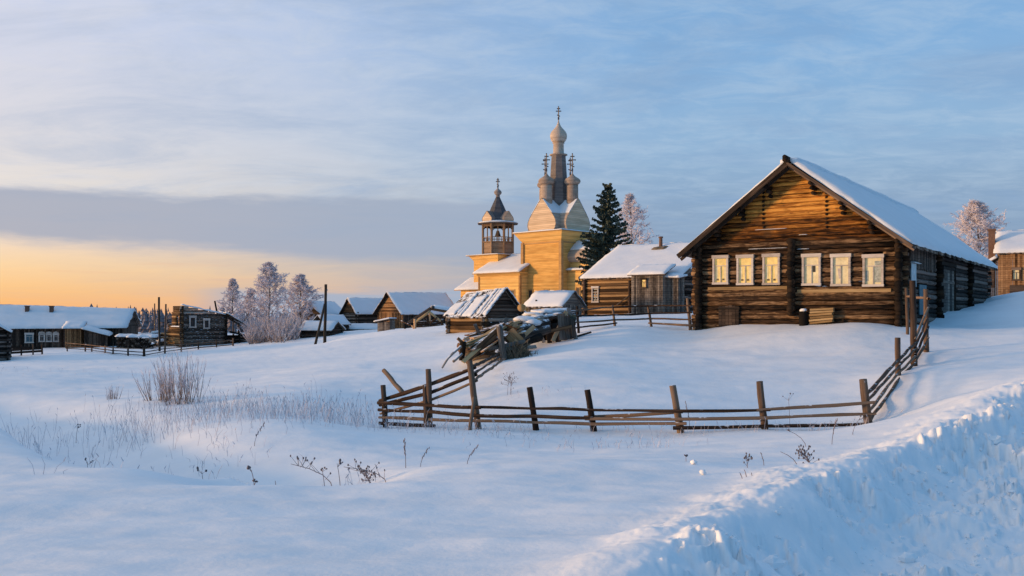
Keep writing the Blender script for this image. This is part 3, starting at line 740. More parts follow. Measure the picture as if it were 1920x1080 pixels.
# ------------------------------------------------------------------ generic smaller house
def house(name, label, cat, loc, rot, W, D, H, rise, wall='log_grey', ridge='y', gmat=None, roofmat='soffit', snow=.2, oh=.35, fr=.4, r=.11, boards=False, rz=(0, 0), seed=1, snowmat='roof_snow', sag=0, smat=None, group=None):
    """front lies on local y = 0 facing -y; ridge 'y' puts the gable in front, 'x' the eave"""
    random.seed(seed)
    root = thing(name, label, cat, loc, rot, group)
    def wl(p0, p1, mat, nm):
        m = MB()
        if boards:
            a, b = Vector((*p0, 0)), Vector((*p1, 0)); d = (b-a); L = d.length; d /= L; n = Vector((d.y, -d.x, 0)); k = max(3, int(L/.17))
            for i in range(k):
                A = a+d*(L*i/k); B = a+d*(L*(i+1)/k-.012); q = n*(.03+random.uniform(0, .02))
                m.hexa([A-n*.03+Vector((0, 0, -.5)), A+q+Vector((0, 0, -.5)), B+q+Vector((0, 0, -.5)), B-n*.03+Vector((0, 0, -.5)),
                        A-n*.03+Vector((0, 0, H)), A+q+Vector((0, 0, H)), B+q+Vector((0, 0, H)), B-n*.03+Vector((0, 0, H))])
        else: log_wall(m, p0, p1, -.5, H, r, (), .28, 7, .01, seg=3)
        return m.build(nm, mat, root, not boards)
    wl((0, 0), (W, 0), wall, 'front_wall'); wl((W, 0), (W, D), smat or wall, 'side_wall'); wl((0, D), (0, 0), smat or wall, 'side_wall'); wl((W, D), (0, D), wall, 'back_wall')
    zr0, zr1 = H+rise+rz[0], H+rise+rz[1]
    if ridge == 'y':
        gs = [((0, 0), (W, 0), zr0), ((0, D), (W, D), zr1)]
        ra, rb = Vector((W/2, -fr, zr0)), Vector((W/2, D+fr, zr1)); ea = [(Vector((-oh, -fr, 0)), Vector((-oh, D+fr, 0))), (Vector((W+oh, -fr, 0)), Vector((W+oh, D+fr, 0)))]; half = W/2
    else:
        gs = [((0, 0), (0, D), zr0), ((W, 0), (W, D), zr1)]
        ra, rb = Vector((-fr, D/2, zr0)), Vector((W+fr, D/2, zr1)); ea = [(Vector((-fr, -oh, 0)), Vector((W+fr, -oh, 0))), (Vector((-fr, D+oh, 0)), Vector((W+fr, D+oh, 0)))]; half = D/2
    for (p, q, zt) in gs:
        m = MB(); a, b = Vector((*p, 0)), Vector((*q, 0)); d = b-a; L = d.length; d /= L; z = H+.05; st = r*1.9
        while z < zt-.1:
            e = L/2*(z-H)/(zt-H); A = a+d*e; B = b-d*e; tone = random.random()
            if boards: m.plank((A.x, A.y, z), (B.x, B.y, z), .06, st-.01, r=tone)
            else: m.log((A.x, A.y, z), (B.x, B.y, z), r*.95, n=7, r=tone)
            z += st
        m.build('gable', gmat or wall, root, not boards)
    for si, (e0, e1) in enumerate(ea):
        s0 = (zr0-H)/half; s1 = (zr1-H)/half
        e0.z = H-oh*s0+.02; e1.z = H-oh*s1+.02
        m = MB(); n = max(6, int((rb-ra).length/.2))
        for i in range(n):
            t0 = i/n; t1 = (i+1)/n-.004; dz = Vector((0, 0, random.uniform(-.015, .015))); up = Vector((0, 0, .07))
            A, B, Cq, Dq = ra.lerp(rb, t0), ra.lerp(rb, t1), e0.lerp(e1, t1), e0.lerp(e1, t0)
            j = (Cq-B).normalized()*random.uniform(-.05, .08); Cq = Cq+j; Dq = Dq+j
            q = [A, Dq, Cq, B]
            if (Dq-A).cross(B-A).z < 0: q = q[::-1]
            m.hexa([p+dz for p in q]+[p+dz+up for p in q])
        ro = m.build('roof', roofmat, root)
        if snow:
            m = MB(); k = Vector((0, 0, .075)); q = [ra+k, e0+k, e1+k, rb+k]
            if (q[1]-q[0]).cross(q[3]-q[0]).z < 0: q = [q[3], q[2], q[1], q[0]]
            m.snow(*q, th=snow, res=.45, seed=seed*7+si, edge=.08, lump=.4); m.build('roof_snow', snowmat, ro, True)
    return root

def yaw_house(px, Y): return ((px-HX)/F*Y, Y)

# ------------------------------------------------------------------ hut behind the back fence
def hut():
    X, Y = 5.96, 74.0; W, D = 8.55, 12.2; rot = math.radians(-35.8); ZB = -.25; H = 2.79-ZB
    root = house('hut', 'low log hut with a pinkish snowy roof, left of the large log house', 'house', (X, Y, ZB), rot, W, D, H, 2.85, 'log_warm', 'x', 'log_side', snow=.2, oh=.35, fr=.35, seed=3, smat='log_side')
    ca, sa = math.cos(rot), math.sin(rot)
    def loc(px, py, off=0):
        a = (px-HX)/F; OX, OY = X+off*sa, Y-off*ca
        x = (a*OY-OX)/(ca-a*sa); return x, (HY-py)/F*(OY+x*sa)-ZB
    face = lambda x, z, o: (x, -.08-o, z)
    x0, z0 = loc(1111, 567); x1, z1 = loc(1124, 537)
    window(root, x0, x1, z0, z1, face, pane='curtain_grey', casing=.1)
    off = 1.7
    xa, _ = loc(1184, 520); xb, zb = loc(1243, 520, off); xa2, _ = loc(1184, 520, off)
    zt = loc(1215, 516, off)[1]
    m = MB(); n = 20                                      # boarded porch
    for i in range(n):
        u0 = xa2+(xb-xa2)*i/n; u1 = u0+(xb-xa2)/n-.02; m.box(u0, u1, -off-random.uniform(0, .03), -off+.05, -.4, zt)
    for i in range(8):
        v0 = -off+.06+(off-.2)*i/8; m.box(xb-.05, xb+random.uniform(0, .03), v0, v0+(off-.2)/8-.02, -.4, zt+.2*i/8); m.box(xa2, xa2+.05, v0, v0+(off-.2)/8-.02, -.4, zt+.2*i/8)
    po = m.build('porch', 'plank_grey', root)
    f2 = lambda x, z, o: (x, -off-.03-o, z)
    x0, z0 = loc(1203, 540, off); x1, z1 = loc(1213, 522, off); window(po, x0, x1, z0, z1, f2, pane='lit_orange', frame='soffit', casing=.07)
    m = MB(); A = [(xa2-.2, -off-.3, zt-.02), (xb+.3, -off-.3, zt-.02), (xb+.3, -.1, zt+.75), (xa2-.2, -.1, zt+.75)]
    m.hexa([(p[0], p[1], p[2]) for p in A]+[(p[0], p[1], p[2]+.06) for p in A]); ro = m.build('porch_roof', 'soffit', root)
    m = MB(); m.snow(*[(p[0], p[1], p[2]+.065) for p in A], .16, .25, 8, .06); m.build('roof_snow', 'roof_snow', ro, True)
    # small boarded closet on the right of the porch
    xc, _ = loc(1246, 540, 1.1); xd, zc = loc(1272, 521, 1.1); m = MB()
    for i in range(9):
        u0 = xc+(xd-xc)*i/9; m.box(u0, u0+(xd-xc)/9-.015, -1.1-random.uniform(0, .03), -1.05, -.4, zc)
    for i in range(5): m.box(xd-.05, xd+random.uniform(0, .03), -1.04+.19*i, -1.04+.19*i+.175, -.4, zc+.02)
    cl = m.build('closet', 'plank_grey', root); m = MB()
    A = [(xc-.15, -1.35, zc+.02), (xd+.2, -1.35, zc-.05), (xd+.2, -.05, zc+.12), (xc-.15, -.05, zc+.2)]
    m.hexa([(p[0], p[1], p[2]) for p in A]+[(p[0], p[1], p[2]+.05) for p in A]); m.build('closet_roof', 'soffit', root)
    m = MB(); m.snow(*[(p[0], p[1], p[2]+.055) for p in A], .26, .2, 9, .05, .5); m.build('closet_snow', 'roof_snow', root, True)
    # stove pipe standing in a melted patch
    s = 2.85/(D/2); y = D/2-1.0; xq = W*.50; z = H+s*y
    m = MB(); m.log((xq, y, z-.2), (xq, y, z+1.0), .16, .14, 10); m.log((xq, y, z+1.0), (xq, y, z+1.12), .19, .19, 10); m.build('chimney', 'brick', root)
    m = MB(); m.blob((xq-.05, y-.35, z-.02), .75, .35, .30, 4); m.blob((xq+.45, y-.1, z+.08), .4, .2, .24, 5); m.build('bare_patch', 'straw', root)
    m = MB(); m.plank((-.36, -.4, H-.1), (-.36, D/2, H+2.85-.03), .05, .3, up=(0, 0, 1)); m.plank((W+.36, -.4, H-.1), (W+.36, D/2, H+2.85-.03), .05, .3, up=(0, 0, 1)); m.build('barge_board', 'plank_grey', root)
    m = MB(); m.log((xa-.05, -.25, -.2), (xa-.05, -.25, H-.3), .1, n=8); m.build('post', 'post_wood', root); m = MB(); m.log((.05, -.2, -.2), (.05, -.2, H), .1, n=8); m.build('post', 'post_wood', root); m = MB(); m.plank((xa-1.1, -.4, .8), (xa-.1, -.35, 1.5), .1, .06); m.build('brace', 'plank_grey', root)
hut()

# ------------------------------------------------------------------ church with tent tower and belfry
def church():
    random.seed(21)
    al = math.radians(44); rot = -al; s = 6.8
    CX, CY = (1052-HX)/F*118, 118.0
    root = thing('church', 'golden wooden church with barrel gables, a tent spire and an octagonal belfry', 'church', (CX, CY, -.6), rot)
    # local frame: corner towards the viewer at the origin, -x runs along the lit long side, +y away
    def Z(py, Y): return (HY-py)/F*Y+.6
    zt = Z(434, 118.5)
    m = MB(); m.box(-s, 0, 0, s, 0, zt-1.3)
    m.hexa([(-s, 0, zt-1.3), (0, 0, zt-1.3), (0, s, zt-1.3), (-s, s, zt-1.3), (-s-.85, -.85, zt), (.85, -.85, zt), (.85, s+.85, zt), (-s-.85, s+.85, zt)])
    m.build('nave_wall', 'church_plank', root)
    m = MB()
    for (x, y) in ((0, 0), (-s, 0), (0, s), (-s, s)): m.box(x-.22, x+.22, y-.22, y+.22, 0, zt-1.2)
    m.box(-s-.05, .05, -.12, -.02, zt-1.45, zt-1.25); m.box(.02, .12, -.05, s+.05, zt-1.45, zt-1.25)
    m.build('corner_trim', 'church_trim', root)
    m = MB(); m.box(-s-1.05, 1.05, -1.05, s+1.05, zt+.01, zt+.10); m.build('cornice', 'church_trim', root)
    m = MB(); m.snow((-s-1, -1, zt+.11), (1, -1, zt+.11), (1, s+1, zt+.11), (-s-1, s+1, zt+.11), .20, .5, 3, .05); m.build('cornice_snow', 'roof_snow', root, True)
    # crossed barrel roofs with keel-shaped ends
    prof = [(.78, 0), (.93, .09), (1.0, .21), (.98, .32), (.88, .43), (.725, .54), (.55, .65), (.385, .76), (.235, .86), (.10, .945), (0, 1.0)]
    bh = Z(375, 122)-zt; bw = 2.5; c = Vector((-s/2, s/2, zt+.1)); hl = s/2+.05
    def barrel(axis, hl=hl, c=c, bw=bw, bh=bh, par=None, name='barrel_roof', e=0.0, n0=-1, snow=True):
        ring = [(-w*bw, h*bh) for w, h in prof]+[(w*bw, h*bh) for w, h in prof[-2::-1]]
        P_ = (lambda a, l, h: c+Vector((l, a, h))) if axis == 'x' else (lambda a, l, h: c+Vector((a, l, h)))
        sk = MB()
        for (a0, h0), (a1, h1) in zip(ring[:-1], ring[1:]):
            sk.quad(P_(a0, hl*n0, h0), P_(a0, hl, h0), P_(a1, hl, h1), P_(a1, hl*n0, h1), .5)
        o = sk.build(name, 'church_shingle', par or root)
        g = MB()
        for sg in (n0, 1):
            pts_ = [P_(a*.985, hl*sg-.03*(1 if sg > 0 else -1), h*.985) for a, h in ring]
            if (axis == 'x') == (sg > 0): pass
            else: pts_ = pts_[::-1]
            g.poly(pts_, .5)
        g.build('gable_end', 'church_gable', o)
        if snow:
            q = MB()
            for sd in (-1, 1):
                for k in range(5, 9):
                    (w0, h0), (w1, h1) = prof[k], prof[k+1]
                    A, B, Cc, Dd = P_(sd*w0*bw, hl*n0, h0*bh), P_(sd*w0*bw, hl, h0*bh), P_(sd*w1*bw, hl, h1*bh), P_(sd*w1*bw, hl*n0, h1*bh)
                    up = Vector((0, 0, .10))
                    qq = [A, B, Cc, Dd]
                    if (B-A).cross(Dd-A).z < 0: qq = qq[::-1]
                    q.hexa([p+Vector((0, 0, .01)) for p in qq]+[p+up for p in qq], .5)
            q.build('roof_snow', 'roof_snow', o, True)
        return o
    barrel('x'); barrel('y')
    # cupolas
    def onion(r, h): return [(r*.58, 0), (r*.80, h*.07), (r*.95, h*.17), (r, h*.28), (r*.96, h*.38), (r*.82, h*.48), (r*.60, h*.57), (r*.38, h*.66), (r*.21, h*.76), (r*.10, h*.87), (r*.04, h)]
    def cross(par, x, y, z, h):
        m = MB(); w = .055
        m.plank((x, y, z), (x, y, z+h), .11, .11, up=(1, 0, 0)); D = Vector((.72, .69, 0))   # arms lie across the axis
        D = Vector((math.cos(al), math.sin(al), 0))
        for (f, l, tl) in ((.86, .16, 0), (.68, .30, 0), (.36, .20, .10)):
            a = Vector((x, y, z+h*f)); d = D*l*h/1.9; tz = Vector((0, 0, tl))
            m.plank(a-d+tz, a+d-tz, .10, .12)
        for f in (.12, .2): m.blob((x, y, z+h*f), .13, .13, .13, 1, jit=0)
        for f, l in ((.86, .16), (.68, .30)):
            for sg in (-1, 1): p = Vector((x, y, z+h*f))+D*(sg*l*h/1.9); m.blob(p, .09, .09, .09, 1, 6, 4, 0)
        m.blob((x, y, z+h), .09, .09, .09, 2, 6, 4, 0)
        m.build('cross', 'cross_gilt', par)
    ctr = Vector((-s/2, s/2, 0)); t = 2.45
    for (dx, dy) in ((-t, 0), (t, 0), (0, -t), (0, t)):
        x, y = ctr.x+dx, ctr.y+dy; zb = zt+bh*.80; z1 = Z(349, 122); z2 = Z(325, 122)
        m = MB(); m.lathe([(.80, zb), (.78, z1-.05), (.62, z1+.05)], 16, (x, y, 0)); dr = m.build('drum', 'church_shingle', root, True)
        m = MB(); m.lathe([(a, z1+.02+b) for a, b in onion(1.10, z2-z1)], 20, (x, y, 0)); on = m.build('cupola', 'church_shingle', dr, True)
        cross(dr, x, y, z2-.1, Z(289, 122)-z2)
    zb = zt+bh*.40; z1 = Z(292, 122.8); m = MB()
    m.lathe([(1.48, zb), (1.38, zb+(z1-zb)*.35), (1.0, z1)], 8, (ctr.x, ctr.y, 0), twist=math.pi/8); te = m.build('tent_spire', 'tent_shingle', root)
    z2 = Z(268, 122.8); m = MB()
    m.lathe([(.98, z1), (1.22, z1+.04), (1.22, z1+.16), (.74, z1+.2), (.70, z2-.12), (.86, z2-.02), (.6, z2)], 16, (ctr.x, ctr.y, 0)); m.build('neck', 'church_shingle', te, True)
    z3 = Z(224, 122.8); m = MB(); m.lathe([(a, z2+b) for a, b in onion(1.16, z3-z2)], 22, (ctr.x, ctr.y, 0)); m.build('cupola', 'church_shingle', te, True)
    cross(te, ctr.x, ctr.y, z3-.15, Z(198, 122.8)-z3)
    # refectory
    p = 1.4; xa, xb = -6.0, -14.0; ze = Z(511, 123); zr = ze+2.6
    m = MB(); m.box(xb, xa, -p, s+p, 0, ze)
    m.hexa([(xb, -p-.02, ze-.5), (xa, -p-.02, ze-.5), (xa, s+p, ze-.5), (xb, s+p, ze-.5), (xb-.2, -p-.4, ze), (xa+.2, -p-.4, ze), (xa+.2, s+p+.4, ze), (xb-.2, s+p+.4, ze)])
    for xx in (xa-.02, xb+.02): m.poly([(xx, -p, ze), (xx, s+p, ze), (xx, s/2, zr)], .5)
    re = m.build('refectory', 'church_plank', root)
    m = MB()
    for sg in (-1, 1):
        ye = s/2+sg*(s/2+p+.7); A = [(xb-.6, ye, ze-.12), (xa+.45, ye, ze-.12), (xa+.45, s/2, zr+.1), (xb-.6, s/2, zr+.1)]
        if sg > 0: A = A[::-1]
        m.hexa([Vector(q) for q in A]+[Vector(q)+Vector((0, 0, .1)) for q in A])
    ro = m.build('refectory_roof', 'church_trim', root); m = MB()
    for sg in (-1, 1):
        ye = s/2+sg*(s/2+p+.65); A = [(xb-.55, ye, ze), (xa+.4, ye, ze), (xa+.4, s/2, zr+.21), (xb-.55, s/2, zr+.21)]
        if sg > 0: A = A[::-1]
        m.snow(*A, .22, .5, 4+sg, .05)
    m.build('roof_snow', 'roof_snow', ro, True)
    m = MB(); m.box(xa-.25, xa+.05, -p-.06, -p+.2, 0, ze-.45); m.build('corner_trim', 'church_trim', root); m = MB(); m.box(xb-.05, xb+.25, -p-.06, -p+.2, 0, ze-.45); m.build('corner_trim', 'church_trim', root)
    # porch at the far left
    xc = xb-5.2; zp = Z(543, 133); m = MB(); m.box(xc, xb-.1, 0, s-1, 0, zp)
    for xx in (xc+.02,): m.poly([(xx, 0, zp), (xx, s-1, zp), (xx, (s-1)/2, zp+1.6)][::-1], .5)
    m.build('porch', 'church_plank', root); m = MB(); q = MB()
    for sg in (-1, 1):
        ye = (s-1)/2+sg*((s-1)/2+.7); A = [(xc-.7, ye, zp-.2), (xb, ye, zp-.2), (xb, (s-1)/2, zp+1.75), (xc-.7, (s-1)/2, zp+1.75)]
        if sg > 0: A = A[::-1]
        m.hexa([Vector(v) for v in A]+[Vector(v)+Vector((0, 0, .1)) for v in A]); q.snow(*[Vector(v)+Vector((0, 0, .11)) for v in A], .2, .5, 6+sg, .05)
    ro = m.build('porch_roof', 'church_trim', root); q.build('roof_snow', 'roof_snow', ro, True)
    # altar end on the right
    zl = Z(508, 118); m = MB(); m.box(0, 3.4, 1.3, s-1.0, 0, zl)
    m.build('altar_wall', 'church_plank', root)
    m = MB(); A = [(-.05, .9, zl+.02), (3.8, .9, zl+.02), (3.8, s-.6, zl+.02), (-.05, s-.6, zl+.02)]; m.hexa([Vector(v) for v in A]+[Vector(v)+Vector((0, 0, .1)) for v in A])
    ro = m.build('altar_roof', 'church_trim', root); m = MB(); m.snow(*[Vector(v)+Vector((0, 0, .11)) for v in A], .3, .4, 9, .05); m.build('roof_snow', 'roof_snow', ro, True)
    m = MB(); m.box(0, 3.0, 1.9, s-1.6, zl+.15, zl+1.5); m.build('altar_upper', 'church_plank', root)
    barrel('x', hl=3.2, c=Vector((0, s/2, zl+1.2)), bw=2.15, bh=3.0, n0=0, name='altar_barrel')
    # narrow windows
    def win(x0, x1, z0, z1, y=None, x=None):
        o = MB(); fr = MB()
        if y is not None:
            o.box(x0, x1, y-.03, y, z0, z1); fr.box(x0-.14, x0, y-.08, y, z0-.1, z1+.14); fr.box(x1, x1+.14, y-.08, y, z0-.1, z1+.14); fr.box(x0, x1, y-.08, y, z1, z1+.14); fr.box(x0, x1, y-.08, y, z0-.1, z0)
        else:
            o.box(x, x+.03, x0, x1, z0, z1); fr.box(x, x+.08, x0-.14, x0, z0-.1, z1+.14); fr.box(x, x+.08, x1, x1+.14, z0-.1, z1+.14); fr.box(x, x+.08, x0, x1, z1, z1+.14); fr.box(x, x+.08, x0, x1, z0-.1, z0)
        w_ = fr.build('window', 'church_trim', root); o.build('pane', 'dark_gap', w_)
    for (c_, y) in ((-2.5, 0), (-5.35, 0), (-7.4, -p), (-10.4, -p)): win(c_-.32, c_+.32, Z(574, 120), Z(544, 120), y=y-.01)
    win(1.6, 2.1, Z(566, 118), Z(540, 118), y=1.29); win(3.0, 3.5, Z(566, 118), Z(540, 118), x=3.41)
    # belfry
    random.seed(5); bx, by = -15.0, s/2; YB = 131; zc = Z(481, YB); h_ = 2.45
    m = MB(); m.box(bx-h_, bx+h_, by-h_, by+h_, 0, zc-.7)
    m.hexa([(bx-h_, by-h_, zc-.7), (bx+h_, by-h_, zc-.7), (bx+h_, by+h_, zc-.7), (bx-h_, by+h_, zc-.7), (bx-h_-.5, by-h_-.5, zc), (bx+h_+.5, by-h_-.5, zc), (bx+h_+.5, by+h_+.5, zc), (bx-h_-.5, by+h_+.5, zc)])
    be = m.build('belfry_base', 'church_plank', root); m = MB(); e = h_+.8
    m.box(bx-e, bx+e, by-e, by+e, zc+.01, zc+.1); m.build('cornice', 'church_trim', be)
    m = MB(); m.snow((bx-e, by-e, zc+.11), (bx+e, by-e, zc+.11), (bx+e, by+e, zc+.11), (bx-e, by+e, zc+.11), .12, .5, 2, .05); m.build('cornice_snow', 'roof_snow', be, True)
    R_ = 2.3; z0 = zc+.1; z1 = Z(456, YB); z2 = Z(421, YB); oc = lambda r, k: Vector((bx+r*math.cos(math.pi/8+k*math.pi/4), by+r*math.sin(math.pi/8+k*math.pi/4), 0))
    m = MB(); m.lathe([(R_, z0), (R_, z1)], 8, (bx, by, 0), twist=math.pi/8); m.lathe([(R_+.16, z1+.005), (R_+.16, z1+.14)], 8, (bx, by, 0), twist=math.pi/8); be2 = m.build('belfry_tier', 'belfry_wood', root)
    m = MB()
    for k in range(8):
        a = oc(R_+.02, k); m.log(a+Vector((0, 0, z0)), a+Vector((0, 0, z2)), .17, n=6)
        b = oc(R_+.02, k+1)
        m.plank(a+Vector((0, 0, z1+.75)), b+Vector((0, 0, z1+.75)), .08, .1); m.plank(a+Vector((0, 0, z2-.22)), b+Vector((0, 0, z2-.22)), .12, .4)
        for q in range(1, 5):
            c_ = a.lerp(b, q/5); m.log(c_+Vector((0, 0, z1+.1)), c_+Vector((0, 0, z1+.75)), .04, n=5)
        mid = a.lerp(b, .5); m.log(mid+Vector((0, 0, z1)), mid+Vector((0, 0, z2)), .07, n=5)
        m.plank(a+Vector((0, 0, z2-.75)), a.lerp(b, .25)+Vector((0, 0, z2-.35)), .08, .1); m.plank(b+Vector((0, 0, z2-.75)), b.lerp(a, .25)+Vector((0, 0, z2-.35)), .08, .1)
    m.build('belfry_columns', 'belfry_wood', root)
    m = MB(); m.lathe([(R_+.75, z2+.01), (R_+.85, z2+.10), (R_-.3, z2+.35)], 8, (bx, by, 0), twist=math.pi/8); m.build('belfry_cornice', 'tent_shingle', root)
    m = MB(); m.lathe([(R_+.7, z2+.12), (R_+.6, z2+.24), (R_-.3, z2+.48)], 8, (bx, by, 0), twist=math.pi/8); m.build('cornice_snow', 'roof_snow', root, True)
    for k in range(4):                                    # little barrels on the four sides
        an = k*math.pi/2; d = Vector((math.cos(an), math.sin(an), 0)); sd = Vector((-d.y, d.x, 0)); g = MB(); w = .98; hh = 1.55
        ring = [(-a*w, b*hh) for a, b in prof]+[(a*w, b*hh) for a, b in prof[-2::-1]]
        o0 = Vector((bx, by, z2+.25))+d*(R_-.05); o1 = Vector((bx, by, z2+.25))+d*.5
        for (a0, h0), (a1, h1) in zip(ring[:-1], ring[1:]): g.quad(o0+sd*a0+Vector((0, 0, h0)), o1+sd*a0+Vector((0, 0, h0)), o1+sd*a1+Vector((0, 0, h1)), o0+sd*a1+Vector((0, 0, h1)), .4)
        bo = g.build('small_barrel', 'tent_shingle', root); g = MB()
        g.poly([o0-d*.03+sd*a*.97+Vector((0, 0, h*.97)) for a, h in ring], .5); g.build('gable_end', 'church_gable', bo)
    z3 = Z(369, YB); m = MB(); m.lathe([(2.1, z2+.35), (1.62, z2+1.1), (1.05, z2+2.4), (.27, z3)], 8, (bx, by, 0), twist=math.pi/8); bt = m.build('belfry_tent', 'slate', root)
    z4 = Z(353, YB); m = MB(); m.lathe([(.30, z3-.05), (.28, z3+.25)]+[(a, z3+.25+b) for a, b in onion(.56, z4-z3)], 14, (bx, by, 0)); m.build('cupola', 'tent_shingle', bt, True)
    cross(bt, bx, by, z4, Z(335, YB)-z4)
    m = MB(); m.lathe([(.45, z1+1.0), (.40, z1+1.15), (.28, z1+1.5), (.20, z1+1.75), (.04, z1+1.85)], 12, (bx, by, 0)); m.log((bx, by, z1+1.8), (bx, by, z2+.3), .03, n=5); m.build('bell', 'iron', root, True)
church()

# ------------------------------------------------------------------ fences
def poly_rail(mb, pts_, r, n=6, tone=None):
    """one long rail laid through several points, with a little wander"""
    P_ = []
    for a, b in zip(pts_[:-1], pts_[1:]):
        a, b = Vector(a), Vector(b); k = max(2, int((b-a).length/.8))
        for i in range(k):
            q = a.lerp(b, i/k)
            if P_: q = q+Vector((random.uniform(-.015, .015), random.uniform(-.015, .015), random.uniform(-.018, .018)))
            P_.append(q)
    P_.append(Vector(pts_[-1]))
    R_ = [r*random.uniform(.8, 1.15) for _ in P_]; R_[0] *= .9; R_[-1] *= .8
    mb.path(P_, R_, n, tone)

def fence(name, label, posts, runs, rr=.045, group=None, postmat='post_wood', railmat='rail_wood', gap=.07):
    """posts: (px, top, px, bottom, distance, radius); runs: rails through (post number or (px, Y), picture height)"""
    base = at(posts[0][2], posts[0][3], posts[0][4])
    root = thing(name, label, 'fence', base, 0, group)
    for (pxa, pya, pxb, pyb, Y, r) in posts:
        a = at(pxa, pya, Y)-base; b = at(pxb, pyb, Y)-base
        g = gz(*(b+base)[:2])-base.z
        b2 = b+(b-a).normalized()*(.4+max(0, b.z-g))
        m = MB(); m.log(b2, a, r*.92, r*.80, 9, 5, r*.10, bend=.0); m.build('post', postmat, root, True)
    for rail in runs:
        q = []
        for (i, py, off) in rail:
            if isinstance(i, tuple): p = at(i[0], py, i[1])-base
            else:
                pxa, pya, pxb, pyb, Y, r = posts[i]; t = (py-pya)/(pyb-pya); p = at(pxa+(pxb-pxa)*t, py, Y)-base
                p = p+Vector((0, -(r+gap*.4)*off, 0))
            q.append(p)
        d0 = (q[0]-q[1]).normalized()*.18; d1 = (q[-1]-q[-2]).normalized()*.15
        q[0] = q[0]+d0; q[-1] = q[-1]+d1
        m = MB(); poly_rail(m, q, rr*random.uniform(.85, 1.15)); m.build('rail', railmat, root, True)
    return root
random.seed(41)
FP = [(718,722,723,799,23.5,.085), (803,692,807,800,22.8,.085), (880,676,897,804,22.3,.095), (993,726,1005,805,22.1,.09), (1101,731,1114,809,21.9,.09),
      (1261,723,1277,815,21.3,.10), (1424,715,1434,809,21.2,.095), (1618,711,1630,807,21.2,.11)]
fence('split_rail_fence', 'long grey brown rail fence across the snow in front of the log house', FP,
      [[(0,755,1),(1,760,1),(2,763,1)], [(2,762,1),(3,764,1),(4,767,1),(5,769,1),(6,768,1)], [(6,767,1),(7,754,1)],
       [(0,768,1),(1,772,1),(2,778,1),(3,780,1),(4,783,1)], [(4,783,-1),(5,774,-1)], [(4,784,1),(5,786,1),(6,783,1),(7,775,1)],
       [(0,782,1),(1,785,1),(2,789,1),(3,791,1),(4,795,1),(5,793,1)], [(5,801,1),(6,799,1),(7,793,1)], [(0,793,1),(1,797,1)],
       [(0,749,-1),(1,722,-1),(2,693,-1)], [(0,758,-1),(1,737,-1),(2,706,-1)], [(0,774,-1),(1,752,-1),(2,718,-1)],
       [(2,690,-1),((934,33.0),664,0)], [(2,703,-1),((940,33.5),668,0)], [(2,716,-1),((946,34.0),673,0)]])
random.seed(42)
RP = [(1683,633,1684,712,26.6,.10), (1711,526,1714,682,29.6,.12), (1736,542,1737,664,32.6,.11), (1699,540,1702,628,36.0,.07)]
fence('split_rail_fence', 'steep rail fence climbing to the right corner of the log house', RP,
      [[((1628,21.3),735,0),(0,671,1),(1,641,1)], [((1629,21.3),748,0),(0,684,1),(1,653,1)], [((1630,21.3),770,0),(0,696,1),(1,667,1)], [((1632,21.3),788,0),(0,708,1),(1,679,1)],
       [(1,634,1),(2,578,1)], [(1,648,1),(2,596,1)], [(1,662,1),(2,614,1)], [(1,675,1),(2,634,1)], [(1,680,-1),(2,652,-1)], [(2,560,1),(3,556,1)]])
random.seed(43)
BP = [(1082,574,1085,624,43.5,.075), (1148,572,1153,612,45.0,.075), (1215,575,1221,610,45.5,.075), (1289,559,1295,622,43.5,.09)]
fence('split_rail_fence', 'rail fence in front of the hut between the woodstack and the log house', BP,
      [[((1062,43),582,0),(0,581,1),(1,576,1)], [(1,576,1),(2,574,1),(3,573,1)], [(0,592,1),(1,591,1),(2,588,1),(3,586,1)],
       [(0,604,1),(1,600,1),(2,597,1),(3,599,1)], [(0,614,1),(1,606,1)], [(2,606,1),(3,610,1),((1312,43.2),609,0)]], rr=.045)
random.seed(44)
LP = [(125,640,126,655,103,.08), (160,643,160,658,101,.09), (172,643,172,659,100,.09), (197,647,197,663,98,.09), (212,648,212,666,97,.10), (240,649,240,667,96,.11), (270,648,270,672,95,.16),
      (311,570,309,664,98,.11), (340,640,340,657,99,.09), (372,640,372,655,102,.09), (406,636,406,651,105,.09), (437,634,437,650,107,.12)]
fence('village_fence', 'low dark fence turning a corner below the ruined two storey house', LP,
      [[(0,643,1),(2,647,1),(4,652,1),(6,654,1)], [(0,648,1),(2,652,1),(4,657,1),(6,660,1)], [(0,653,1),(2,656,1),(4,662,1),(6,666,1)],
       [(6,654,1),(7,648,1),(8,646,1),(9,643,1),(10,641,1),(11,638,1)], [(6,660,1),(7,654,1),(8,651,1),(9,648,1),(10,645,1),(11,642,1)], [(6,666,1),(7,659,1),(8,655,1),(9,652,1),(10,649,1),(11,646,1)]], rr=.05)
random.seed(45)
root = thing('plank_fence', 'low dark plank fence in front of the long snowy house', 'fence', at(15, 664, 97), 0); b0 = Vector(root.location)
for i in range(3):
    m = MB(); m.plank(at(14, 652+i*5, 97)-b0, at(80, 646+i*5+(2 if i else 6), 98.5)-b0, .07, .24); m.build('plank', 'plank_dark', root)
for px in (18, 40, 62, 79):
    m = MB(); m.log(at(px, 646, 97.6)-b0, at(px, 670, 97.6)-b0, .09, n=6); m.build('post', 'post_wood', root)
